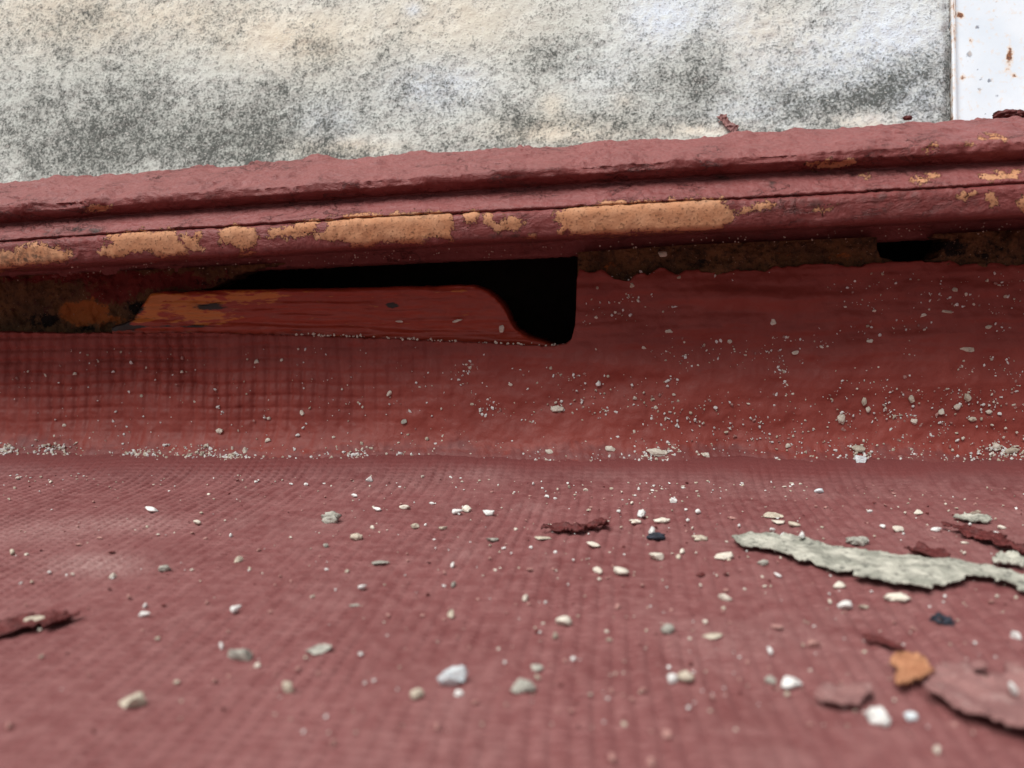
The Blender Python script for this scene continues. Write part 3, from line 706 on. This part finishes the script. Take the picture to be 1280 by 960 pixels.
ITEMS = [
 # floor, left
 (186, 638, 19, 7, W_, k_, 'f', 'flat white chip by itself near the upstand at far left'), (245, 653, 11, 6, C_, k_), (412, 647, 28, 18, G_, l_, 'f', 'rough dark grey mortar stone with a shadow on its right'),
 (288, 669, 6, 6, W_, c_), (256, 673, 5, 4, K_, c_), (407, 682, 8, 7, G_, c_), (297, 699, 12, 9, T_, c_), (323, 687, 6, 5, K_, c_), (204, 711, 17, 10, G_, l_), (139, 720, 12, 8, C_, c_),
 (123, 672, 9, 4, K_, s_), (97, 680, 8, 4, K_, s_), (138, 690, 9, 4, D_, s_), (14, 690, 10, 8, T_, c_), (160, 746, 6, 8, K_, c_), (180, 757, 9, 7, W_, c_, 'f', 'small round white crumb touching a flat white chip below it'),
 (179, 769, 16, 8, W_, k_, 'f', 'flat white chip just in front of a small round white crumb'), (294, 762, 14, 11, W_, k_), (258, 753, 6, 6, K_, c_), (31, 756, 5, 5, K_, c_), (50, 769, 6, 5, K_, c_),
 (31, 780, 34, 11, T_, k_, 'f', 'long tan mortar chip lying on the dark red curl at the left edge'), (276, 807, 11, 11, W_, c_), (297, 819, 33, 20, G_, k_, 'f', 'grey wedge shaped mortar stone pointing upward in the left foreground'),
 (321, 832, 9, 7, C_, c_), (395, 813, 32, 11, G_, s_, 'f', 'flat grey elongated chip to the right of the wedge shaped stone'), (359, 860, 20, 19, T_, l_), (157, 879, 40, 18, T_, k_, 'f', 'blurred tan mortar slab alone in the lower left foreground'),
 (337, 765, 7, 5, K_, c_), (363, 726, 5, 4, K_, c_), (350, 720, 4, 4, K_, c_), (343, 731, 4, 4, K_, c_), (397, 843, 8, 7, K_, c_), (285, 845, 7, 6, K_, c_), (267, 851, 8, 6, K_, c_), (416, 929, 11, 9, K_, c_), (419, 737, 4, 4, W_, c_), (9, 907, 12, 10, K_, c_),
 # floor, middle
 (610, 642, 15, 8, W_, k_), (571, 640, 14, 8, W_, k_), (582, 636, 15, 10, C_, l_), (518, 657, 11, 7, T_, c_), (553, 660, 12, 6, T_, c_), (465, 659, 7, 6, C_, c_), (444, 671, 17, 11, T_, l_), (615, 674, 16, 8, G_, s_),
 (679, 673, 24, 5, T_, s_), (663, 684, 5, 4, W_, c_), (694, 690, 5, 4, W_, c_), (717, 700, 4, 4, W_, c_), (815, 663, 18, 13, W_, l_, 'f', 'bright white lump leaning on a blue black stone'), (821, 671, 26, 11, N_, l_, 'f', 'blue black stone under the bright white lump'),
 (742, 682, 18, 7, C_, k_), (853, 689, 10, 7, C_, c_), (848, 696, 9, 6, T_, c_), (821, 697, 19, 10, C_, k_), (475, 703, 24, 10, G_, s_, 'f', 'flat grey tapered chip left of a round white crumb'), (565, 706, 9, 8, W_, c_), (612, 698, 6, 5, K_, c_),
 (662, 711, 10, 6, K_, s_), (747, 713, 14, 10, C_, c_, 'f', 'cream pebble directly left of the plump cream pebble'), (777, 715, 20, 12, C_, c_, 'f', 'plump cream pebble right of a smaller cream pebble'), (452, 734, 12, 9, W_, c_), (567, 730, 8, 8, G_, c_),
 (657, 747, 10, 9, C_, c_), (661, 755, 6, 5, K_, c_), (772, 758, 9, 8, K_, c_), (563, 767, 12, 13, T_, c_), (485, 769, 6, 5, K_, c_), (597, 749, 5, 5, K_, c_), (704, 778, 21, 13, C_, k_), (694, 794, 12, 10, T_, c_),
 (835, 786, 19, 15, G_, l_), (564, 847, 40, 28, B_, k_, 'f', 'big bluish white mortar lump, largest in the middle foreground'), (573, 867, 12, 9, W_, c_), (520, 868, 18, 14, T_, l_), (653, 861, 34, 16, G_, k_), (671, 835, 17, 9, G_, s_),
 (672, 847, 9, 8, T_, c_), (594, 878, 10, 8, K_, c_), (804, 863, 10, 9, K_, c_), (545, 907, 11, 10, K_, c_), (840, 849, 14, 13, W_, c_), (858, 846, 22, 18, T_, l_), (833, 917, 15, 14, K_, c_), (764, 948, 13, 10, K_, c_), (815, 955, 16, 12, K_, c_),
 (442, 757, 14, 3, G_, s_), (471, 637, 11, 6, W_, k_), (505, 634, 16, 6, C_, k_), (540, 629, 7, 4, W_, c_), (461, 599, 10, 7, W_, k_), (443, 619, 8, 5, W_, c_), (802, 642, 18, 12, W_, l_), (842, 625, 9, 8, W_, k_), (828, 651, 22, 8, C_, l_),
 (794, 652, 16, 6, C_, l_), (773, 639, 6, 5, W_, c_), (790, 628, 5, 4, C_, c_),
 # floor, right
 (968, 645, 24, 7, T_, k_), (974, 654, 17, 5, C_, k_), (994, 656, 15, 7, T_, c_), (966, 662, 9, 8, W_, c_), (917, 647, 9, 5, K_, s_), (924, 657, 6, 5, W_, c_), (860, 650, 6, 5, W_, c_), (873, 639, 8, 7, W_, c_), (979, 669, 9, 8, B_, c_),
 (875, 673, 21, 8, T_, l_), (906, 696, 26, 10, C_, k_, 'f', 'flat cream chip just off the left tip of the long grey flake'), (954, 703, 14, 9, G_, l_), (973, 719, 10, 7, W_, c_), (876, 718, 12, 6, D_, c_), (908, 718, 8, 5, D_, c_), (907, 747, 18, 11, C_, c_),
 (907, 738, 8, 5, K_, c_), (1050, 731, 16, 9, C_, c_), (1059, 758, 20, 12, W_, k_), (1080, 758, 13, 8, T_, s_), (1038, 752, 6, 6, C_, c_), (1125, 748, 33, 12, C_, l_, 'f', 'rough cream crumbly lump just in front of the long grey flake'),
 (1074, 677, 29, 13, G_, l_, 'f', 'rough grey stone just behind the long grey flake'), (1124, 662, 16, 7, C_, c_), (1104, 658, 8, 6, W_, c_), (1171, 662, 14, 6, W_, k_), (1246, 669, 15, 9, W_, c_), (1253, 659, 10, 6, C_, c_), (1223, 670, 18, 7, G_, s_),
 (1208, 678, 11, 5, C_, s_), (1206, 691, 8, 6, C_, c_), (1272, 794, 14, 11, W_, c_), (1099, 896, 34, 25, W_, l_, 'f', 'large bright white chunk in the right foreground'), (1140, 897, 18, 11, B_, c_),
 (991, 855, 27, 14, W_, c_), (964, 850, 15, 13, G_, c_), (963, 814, 10, 11, W_, c_), (1018, 805, 18, 10, K_, k_), (881, 777, 8, 7, C_, c_), (891, 797, 26, 5, T_, s_), (973, 784, 15, 7, K_, s_), (1173, 937, 15, 13, C_, c_), (1118, 778, 6, 5, K_, c_), (1142, 785, 7, 6, K_, c_),
 (1247, 745, 6, 5, C_, c_), (1240, 752, 8, 6, K_, c_), (1149, 640, 12, 7, C_, c_), (1088, 639, 7, 6, W_, c_), (1025, 614, 12, 7, B_, k_), (989, 604, 10, 3, C_, s_), (981, 608, 6, 3, C_, s_), (1033, 634, 6, 4, K_, c_), (1107, 631, 6, 4, K_, c_), (1220, 640, 12, 7, T_, c_),
 (1213, 655, 6, 4, W_, c_), (951, 595, 10, 5, W_, k_),
 # along the foot of the upstand and on its face
 (446, 570, 18, 14, B_, l_), (507, 571, 20, 11, B_, l_), (527, 573, 11, 9, B_, l_), (590, 580, 11, 7, W_, k_), (625, 578, 24, 8, C_, l_), (70, 561, 22, 12, C_, l_), (52, 568, 14, 8, C_, l_), (88, 555, 12, 8, W_, l_), (8, 564, 18, 12, C_, l_), (248, 565, 18, 9, C_, l_), (290, 572, 12, 6, W_, l_),
 (178, 565, 12, 7, C_, l_), (191, 570, 10, 6, C_, l_), (821, 566, 28, 11, C_, l_, 'u'), (763, 561, 14, 8, C_, l_, 'u'), (687, 565, 12, 7, C_, l_, 'u'), (947, 578, 14, 6, C_, k_), (1004, 581, 16, 6, T_, l_), (1076, 576, 15, 17, B_, k_, 'u', 'brightest white angular chip at the foot of the parapet right of middle'),
 (1206, 584, 9, 7, W_, k_), (1193, 588, 13, 7, T_, l_), (1246, 558, 12, 8, C_, l_, 'u'), (1265, 563, 20, 8, T_, l_, 'u'), (697, 511, 18, 9, C_, l_, 'u'), (487, 492, 6, 8, C_, k_, 'u'), (505, 527, 8, 6, G_, c_, 'u'), (638, 481, 6, 4, C_, c_, 'u'), (748, 480, 7, 6, W_, c_, 'u'), (606, 443, 5, 6, W_, c_, 'u'),
 (1051, 524, 10, 13, C_, l_, 'u'), (1209, 497, 8, 11, T_, l_, 'u'), (1139, 499, 7, 10, T_, l_, 'u'), (1080, 502, 6, 11, T_, l_, 'u'), (1085, 512, 6, 8, C_, l_, 'u'), (1196, 509, 8, 8, C_, l_, 'u'), (1176, 515, 7, 7, C_, c_, 'u'), (1215, 524, 10, 6, T_, l_, 'u'), (1142, 527, 8, 8, C_, l_, 'u'),
 (1236, 515, 8, 6, C_, l_, 'u'), (1249, 517, 5, 4, W_, c_, 'u'), (1208, 437, 18, 6, T_, s_, 'u'), (1087, 427, 8, 6, C_, l_, 'u'), (1072, 561, 18, 10, T_, l_, 'u'), (1095, 583, 9, 7, C_, k_, 'u'), (1107, 587, 12, 6, C_, l_), (1128, 586, 10, 6, C_, l_), (975, 577, 7, 4, C_, s_), (882, 569, 10, 7, C_, l_, 'u'), (985, 557, 7, 6, C_, c_, 'u'),
 (321, 452, 6, 5, C_, c_, 'u'), (378, 516, 5, 7, C_, k_, 'u'), (275, 539, 9, 8, C_, l_, 'u'), (336, 523, 5, 4, C_, c_, 'u'), (352, 450, 4, 4, C_, c_, 'u'), (94, 467, 5, 4, C_, c_, 'u'), (372, 544, 6, 4, W_, s_, 'u'), (335, 550, 8, 5, C_, c_, 'u'), (307, 563, 6, 8, C_, k_, 'u'),
 (733, 364, 5, 5, C_, c_, 'u'), (790, 357, 8, 6, T_, l_, 'u'), (828, 318, 12, 7, T_, c_, 'c'), (848, 346, 6, 6, T_, c_, 'u'), (745, 397, 5, 4, C_, c_, 'u'), (836, 414, 12, 6, C_, l_, 'u'), (848, 413, 5, 5, W_, c_, 'u'), (802, 418, 7, 5, C_, l_, 'u'), (859, 403, 6, 9, C_, l_, 'u'), (804, 434, 8, 5, C_, s_, 'u'),
 (966, 403, 10, 8, C_, l_, 'u'), (914, 413, 16, 5, C_, l_, 'u'), (1022, 411, 6, 5, W_, c_, 'u'), (1193, 362, 7, 6, T_, c_, 'u'), (1207, 368, 4, 5, C_, c_, 'u'), (1154, 394, 10, 4, C_, l_, 'u'), (994, 441, 9, 5, C_, s_, 'u'), (912, 427, 6, 6, C_, l_, 'u'), (1235, 409, 10, 5, T_, l_, 'u'), (1184, 390, 16, 5, T_, l_, 'u'),
 (572, 401, 14, 4, C_, l_, 'u'), (627, 411, 7, 10, C_, l_, 'u'), (499, 402, 10, 3, C_, l_, 'u'), (905, 380, 5, 6, C_, c_, 'u'), (1011, 359, 4, 6, T_, c_, 'u'),
 # on the coping
 (977, 224, 7, 5, W_, k_, 'c', 'small white chip caught in the coping groove right of the bare clay'), (1115, 218, 5, 8, W_, k_, 'c', 'tiny upright pale chip standing on the coping groove'), (1263, 206, 7, 5, W_, c_, 'c', 'small white chip near the right end of the coping groove'),
]
for it in ITEMS:
    px, py, wd, ht, mat, kind = it[:6]
    place(px, py, wd, ht, mat, kind, it[6] if len(it) > 6 else 'f', it[7] if len(it) > 7 else None)
place(1277, 864, 14, 12, C_, c_, 'f'); o = place(1267, 878, 19, 17, W_, c_, 'f', 'white pebble resting on the dusty red flake at the right edge'); o.location.z += .0022

def soot_clump():
    r = np.random.RandomState(5); V = []; Fc = []; n = 0
    c0 = hit_floor(1177, 778)
    for dx, dy, w in ((-9, -3, 7), (-3, -5, 8), (2, -1, 9), (-6, 1, 6), (8, 3, 9), (10, -2, 5), (-13, 0, 4), (4, 5, 5), (13, 6, 4), (-2, 3, 5), (16, 2, 3)):
        me = rock_mesh('tmp', 2, r.randint(999), 'lump'); v = np.array([q.co[:] for q in me.vertices]); f = np.array([p.vertices[:] for p in me.polygons]); bpy.data.meshes.remove(me)
        P = hit_floor(1177+dx, 776+dy); k = depth(P)/F*w
        V.append(v*np.array([k*1.3, k, k*.8])+P-c0-np.array([0, 0, k*.1])); Fc.append(f+n); n += len(v)
    o = mesh_np('soot_clump', np.concatenate(V), np.concatenate(Fc), M['ink'], smooth=False); o.location = c0
    tag(o, 'crumbled blue black soot clump on the floor in front of the long grey flake', 'soot')
soot_clump()

# ------------------------------------------------------------------ flakes of paint and mortar
def flake(name, poly, mat, label, lift=.001, thick=.0005, curl=.0015, n=70, seed=1, plane='f', cat='flake', wob=.0006):
    ext = np.array(poly, float)
    if plane == 'f': G = np.array([hit_floor(x, y)[:2] for x, y in ext])
    else: G = np.array([on_y(x, y, YW-.002)[[0, 2]] for x, y in ext])
    lo, hi = G.min(0), G.max(0); st = max((hi-lo).max()/n, .0002)
    xs = np.arange(lo[0]-st, hi[0]+2*st, st); ys = np.arange(lo[1]-st, hi[1]+2*st, st)
    X, Y = np.meshgrid(xs, ys, indexing='ij')
    rag = max(st*1.2, min(.0013, (hi-lo).min()*.09))
    jx = rag*1.5*fbm(X, Y, rag*2.2, 4, seed); jy = rag*1.5*fbm(X, Y, rag*2.2, 4, seed+7)
    d, qx, qy = poly_sdf(X+jx, Y+jy, G)
    f = gidx(*X.shape); keep = f[d.ravel()[f].mean(1) > 0]
    used_v = np.unique(keep); cut = np.zeros(X.size, bool); cut[f[d.ravel()[f].mean(1) <= 0].ravel()] = True
    bX, bY = X.ravel().copy(), Y.ravel().copy()
    b = np.zeros(X.size, bool); b[used_v] = True; b &= cut
    bX[b] = (qx-jx).ravel()[b]; bY[b] = (qy-jy).ravel()[b]
    dd = np.maximum(d.ravel(), 0); wdt = dd.max()
    e = np.exp(-dd/(wdt*.45))*np.clip(.55+.8*fbm(bX, bY, wdt*1.6, 2, seed+3), 0, 1.5)
    rel = lift + curl*e + wob*fbm(bX, bY, wdt*.5, 3, seed+5) + wob*.6*fbm(bX, bY, .0016, 4, seed+9)
    rel = np.maximum(rel, .0002)
    if plane == 'f':
        z = floor_z(bX, bY, False)[0] + rel
        T = np.stack([bX, bY, z+thick], 1); Bm = np.stack([bX, bY, z], 1)
    else:
        T = np.stack([bX, YW-.0002-rel+LEAN*(bY-.1)-thick, bY], 1); Bm = np.stack([bX, YW-.0002-rel+LEAN*(bY-.1), bY], 1)
    nv = len(T)
    E = np.concatenate([keep[:, [0, 1]], keep[:, [1, 2]], keep[:, [2, 3]], keep[:, [3, 0]]])
    key = np.sort(E, 1); uq, inv, cnt = np.unique(key, axis=0, return_inverse=True, return_counts=True); E = E[cnt[inv.ravel()] == 1]
    V = np.concatenate([T, Bm]); Fc = np.concatenate([keep, keep[:, ::-1]+nv, np.stack([E[:, 1], E[:, 0], E[:, 0]+nv, E[:, 1]+nv], 1)])
    ids = np.unique(Fc); mp = np.zeros(len(V), int); mp[ids] = np.arange(len(ids)); V = V[ids]; Fc = mp[Fc]
    c = np.array([V[:, 0].mean(), V[:, 1].mean(), V[:, 2].min()])
    o = mesh_np(name, V-c, Fc, M[mat]); o.location = c
    return tag(o, label, cat)
Z3 = lambda pts, ox=850, oy=640: [(ox+x/2.977, oy+y/2.977) for x, y in pts]
flake('mortar_flake', Z3([(178, 116), (250, 108), (380, 103), (480, 118), (600, 148), (740, 168), (860, 178), (1000, 192), (1100, 212), (1200, 235), (1300, 272), (1420, 300), (1420, 330), (1300, 318), (1220, 292), (1130, 270), (1062, 266),
      (1050, 284), (945, 292), (935, 307), (850, 300), (760, 285), (690, 272), (630, 262), (645, 245), (600, 245), (560, 240), (545, 218), (460, 203), (390, 178), (330, 158), (250, 152), (205, 132)]),
      'greyflake', 'long ragged grey mortar flake lying across the right of the red floor', .0009, .0004, .0009, 240, 401)
o = place(1003, 679, 14, 10, W_, c_, 'f', 'white pebble lying on top of the long grey mortar flake'); o.location.z += .0022
flake('paint_flake', Z3([(918, 655), (940, 630), (1000, 592), (1100, 585), (1140, 600), (1155, 640), (1120, 668), (1150, 668), (1190, 640), (1215, 612), (1300, 650), (1400, 700), (1420, 860), (1300, 870), (1240, 860), (1150, 810), (1080, 802), (1040, 790), (960, 735), (920, 700)]),
      'dusty', 'broad dusty red paint flake with a torn slot at the lower right edge', .0010, .0005, .0018, 80, 411)
flake('paint_flake', Z3([(790, 590), (840, 562), (905, 580), (912, 610), (940, 635), (900, 655), (870, 660), (840, 680), (800, 675), (812, 640)]), 'orange', 'bright orange paint flake touching the dusty red flake', .0008, .0006, .0016, 40, 421)
flake('paint_flake', [(-60, 794), (-30, 789), (10, 781), (50, 773), (95, 770), (93, 777), (60, 787), (20, 797), (-30, 805), (-60, 808)], 'darkred', 'dark red paint curl with a tan chip on it at the left edge', .0004, .0004, .0022, 70, 431)
flake('paint_flake', [(676, 666), (700, 660), (720, 664), (735, 658), (757, 657), (760, 662), (741, 664), (725, 669), (705, 668)], 'darkred', 'thin wavy dark red paint curl on the middle of the floor', .0004, .0004, .0016, 60, 441)
flake('paint_flake', [(1176, 661), (1215, 666), (1245, 673), (1262, 684), (1310, 699), (1310, 706), (1255, 691), (1235, 682), (1205, 673)], 'darkred', 'long thin dark red paint strip behind the long grey flake near the right edge', .0004, .0004, .0014, 80, 451)
flake('paint_flake', [(1130, 696), (1150, 689), (1172, 693), (1190, 701), (1183, 705), (1160, 704)], 'darkred', 'short dark red paint curl tucked against the back edge of the long grey flake', .0008, .0004, .0016, 40, 461)
flake('paint_flake', [(1076, 796), (1095, 799), (1118, 807), (1129, 814), (1110, 812), (1088, 805)], 'darkred', 'thin dark red sliver of paint behind the orange flake', .0002, .0004, .0006, 40, 471)
flake('paint_flake', [(318, 575), (340, 569), (364, 566), (363, 572), (345, 576)], 'dusty', 'narrow pink paint flake at the foot of the parapet left of middle', .0006, .0004, .0010, 40, 481)
flake('paint_flake', [(1016, 879), (1040, 868), (1086, 866), (1093, 874), (1070, 889), (1035, 890)], 'dusty', 'small dusty pink paint flake left of the large white chunk', .0008, .0006, .0016, 40, 491)
flake('mortar_flake', [(1189, 650), (1205, 646), (1237, 652), (1236, 656), (1210, 655)], 'greyflake', 'slim pale grey mortar flake at the back right of the floor', .0004, .0006, .0008, 40, 501)
flake('mortar_flake', [(1240, 705), (1258, 699), (1284, 708), (1276, 714), (1266, 711), (1255, 716)], 'greyflake', 'small ragged grey mortar flake behind the right end of the long flake', .0006, .0006, .0012, 40, 511)
flake('paint_flake', [(899, 140), (911, 137), (915, 147), (926, 152), (922, 162), (914, 161), (907, 150)], 'dusty', 'small reddish paint flake stuck on the lichen wall above the coping', .0003, .0004, .0006, 40, 521, 'w')
flake('paint_flake', [(60, 771), (75, 769), (88, 771), (75, 774)], 'darkred', 'tiny dark red paint sliver behind the curl at the left edge', .0003, .0004, .0006, 30, 531)
for px, py, wd, ht, mat, lb in ((1264, 142, 46, 12, D_, 'dark crumbling paint curl lying on the coping top by the white metal'), (1135, 147, 14, 6, D_, 'small dark red paint crumb on the coping top under the lichen wall')):
    o = place(px, py, wd, ht, mat, l_, 'c', lb, 'paint_curl', 'paint curls on the coping', 4); o.location.y = YJ+.003; o['category'] = 'flake'
    P = on_y(px, py+ht*.5, YJ+.003); o.location = P

# ------------------------------------------------------------------ countable specks, then the finest grit as one mass
rs = np.random.RandomState(3)
n = 0; left = 300-len(ITEMS)-8
while n < left:
    x = rs.uniform(-60, 1340)
    if rs.rand() < .62:
        y = rs.uniform(345, 578)
        if rs.rand() > .18+.82*np.clip((x-300)/800, 0, 1): continue
        if y < 432 and x < 728: continue
        place(x, y, rs.uniform(2.6, 5.5), rs.uniform(2.4, 5), rs.choice([C_, T_, C_, W_]), rs.choice([c_, k_, l_]), 'u', None, 'mortar_speck', 'specks stuck to the parapet face')
    else:
        y = 590+150*rs.rand()**1.7
        place(x, y, rs.uniform(3, 6), rs.uniform(2.5, 4.5), rs.choice([C_, W_, T_, K_]), rs.choice([c_, k_, s_]), 'f', None, 'mortar_speck', 'specks on the floor near the parapet foot')
    n += 1
def grit():
    bm = bmesh.new(); bmesh.ops.create_icosphere(bm, subdivisions=1, radius=.5); bm.verts.ensure_lookup_table()
    BV = np.array([v.co[:] for v in bm.verts]); BF = np.array([[v.index for v in f.verts] for f in bm.faces]); bm.free()
    mats = [M[C_], M[T_], M[W_], M[K_], M[D_]]
    pts = []
    def add(x, y, s, surf, m): pts.append((x, y, s, surf, m))
    cl = [(rs.uniform(560, 1500), rs.uniform(350, 575), rs.uniform(3, 20), rs.uniform(2, 8)) for _ in range(130)]
    for _ in range(6500):                                     # face of the parapet
        if rs.rand() < .18:
            c = cl[rs.randint(len(cl))]; x, y = c[0]+c[2]*rs.randn(), c[1]+c[3]*rs.randn()
        else:
            x, y = rs.uniform(-200, 1500), rs.uniform(340, 580)
            if rs.rand() > .22+.78*np.clip((x-350)/700, 0, 1): continue
        if y > 585 or (y < 434 and x < 729): continue
        add(x, y, 1.1+3.0*rs.rand()**3, 'u', rs.choice([0, 2, 2, 2, 1, 3]))
    cl = [(70, 561, 26, 7), (8, 564, 14, 6), (180, 567, 30, 7), (248, 566, 30, 8), (285, 572, 26, 5), (330, 577, 40, 5), (446, 571, 14, 7), (510, 573, 24, 6), (560, 577, 30, 3), (625, 578, 26, 5), (690, 578, 14, 4), (740, 590, 70, 5), (821, 567, 26, 8), (830, 588, 30, 6), (900, 590, 60, 4), (960, 596, 60, 4), (1076, 570, 22, 14), (1120, 586, 40, 8), (1190, 585, 40, 12), (1250, 565, 30, 10), (790, 612, 110, 22), (900, 590, 90, 7), (1000, 590, 120, 8)]
    for _ in range(2600):                                     # drifts along the foot of the parapet
        if rs.rand() < .62:
            c = cl[rs.randint(len(cl))]; x, y = c[0]+c[2]*rs.randn()*.6, c[1]+c[3]*rs.randn()*.6
        else: x, y = rs.uniform(-200, 1500), 585+12*rs.randn()
        add(x, y, 1.4+3.2*rs.rand()**2, 'f' if y > 576 else 'u', rs.choice([0, 2, 1, 2]))
    for _ in range(2200):                                     # over the floor
        x = rs.uniform(-200, 1500); y = 588+330*rs.rand()**2.2
        if rs.rand() > .35+.65*np.clip((x-200)/700, 0, 1): continue
        add(x, y, (1.2+2.6*rs.rand()**3)*(1+max(0, y-620)/350), 'f', rs.choice([0, 1, 2, 3, 3, 4]))
    for _ in range(90): add(rs.uniform(370, 720), 0, 1.2+2*rs.rand(), 'l', 0)   # on the ledge along the top of the membrane
    for _ in range(160): add(rs.uniform(0, 1280), 0, 1.0+1.2*rs.rand()**2, 's', rs.choice([0, 1]))   # under the coping
    V = []; Fc = []; mi = []
    for x, y, s, surf, m in pts:
        if surf == 'l':
            y = np.interp(x, [300, 400, 520, 640, 690, 720], [417, 418.5, 423.5, 430, 431.5, 430])+rs.randn()*.8; P = on_y(x, y, YJ+.0115); P = hit_up(x, y)
        elif surf == 'u': P = hit_up(x, y)
        elif surf == 's':
            y = np.interp(x, [0, 430, 710, 1280], [344, 322, 310, 282])+rs.uniform(-6, 8); P = on_y(x, y, YJ+.0008)
        else: P = hit_floor(x, y)
        k = depth(P)/F*s
        sc = k*np.array([rs.uniform(.8, 1.5), rs.uniform(.7, 1.2), rs.uniform(.5, 1.0)])
        a = rs.uniform(0, 6.28); ca, sa = math.cos(a), math.sin(a)
        B = BV*(1+.25*rs.randn(len(BV), 1))*sc; B = B @ np.array([[ca, sa, 0], [-sa, ca, 0], [0, 0, 1]])
        if surf != 'f': B = B[:, [0, 2, 1]]
        Fc.append(BF+len(V)*len(BV)); V.append(B+P+np.array([0, 0, sc[2]*.3 if surf == 'f' else 0])); mi += [m]*len(BF)
    o = mesh_np('mortar_grit', np.concatenate(V), np.concatenate(Fc), mats, mi=mi, smooth=False)
    tag(o, 'finest pale mortar grit peppered over the red parapet face and floor', 'grit', kind='stuff')
grit()
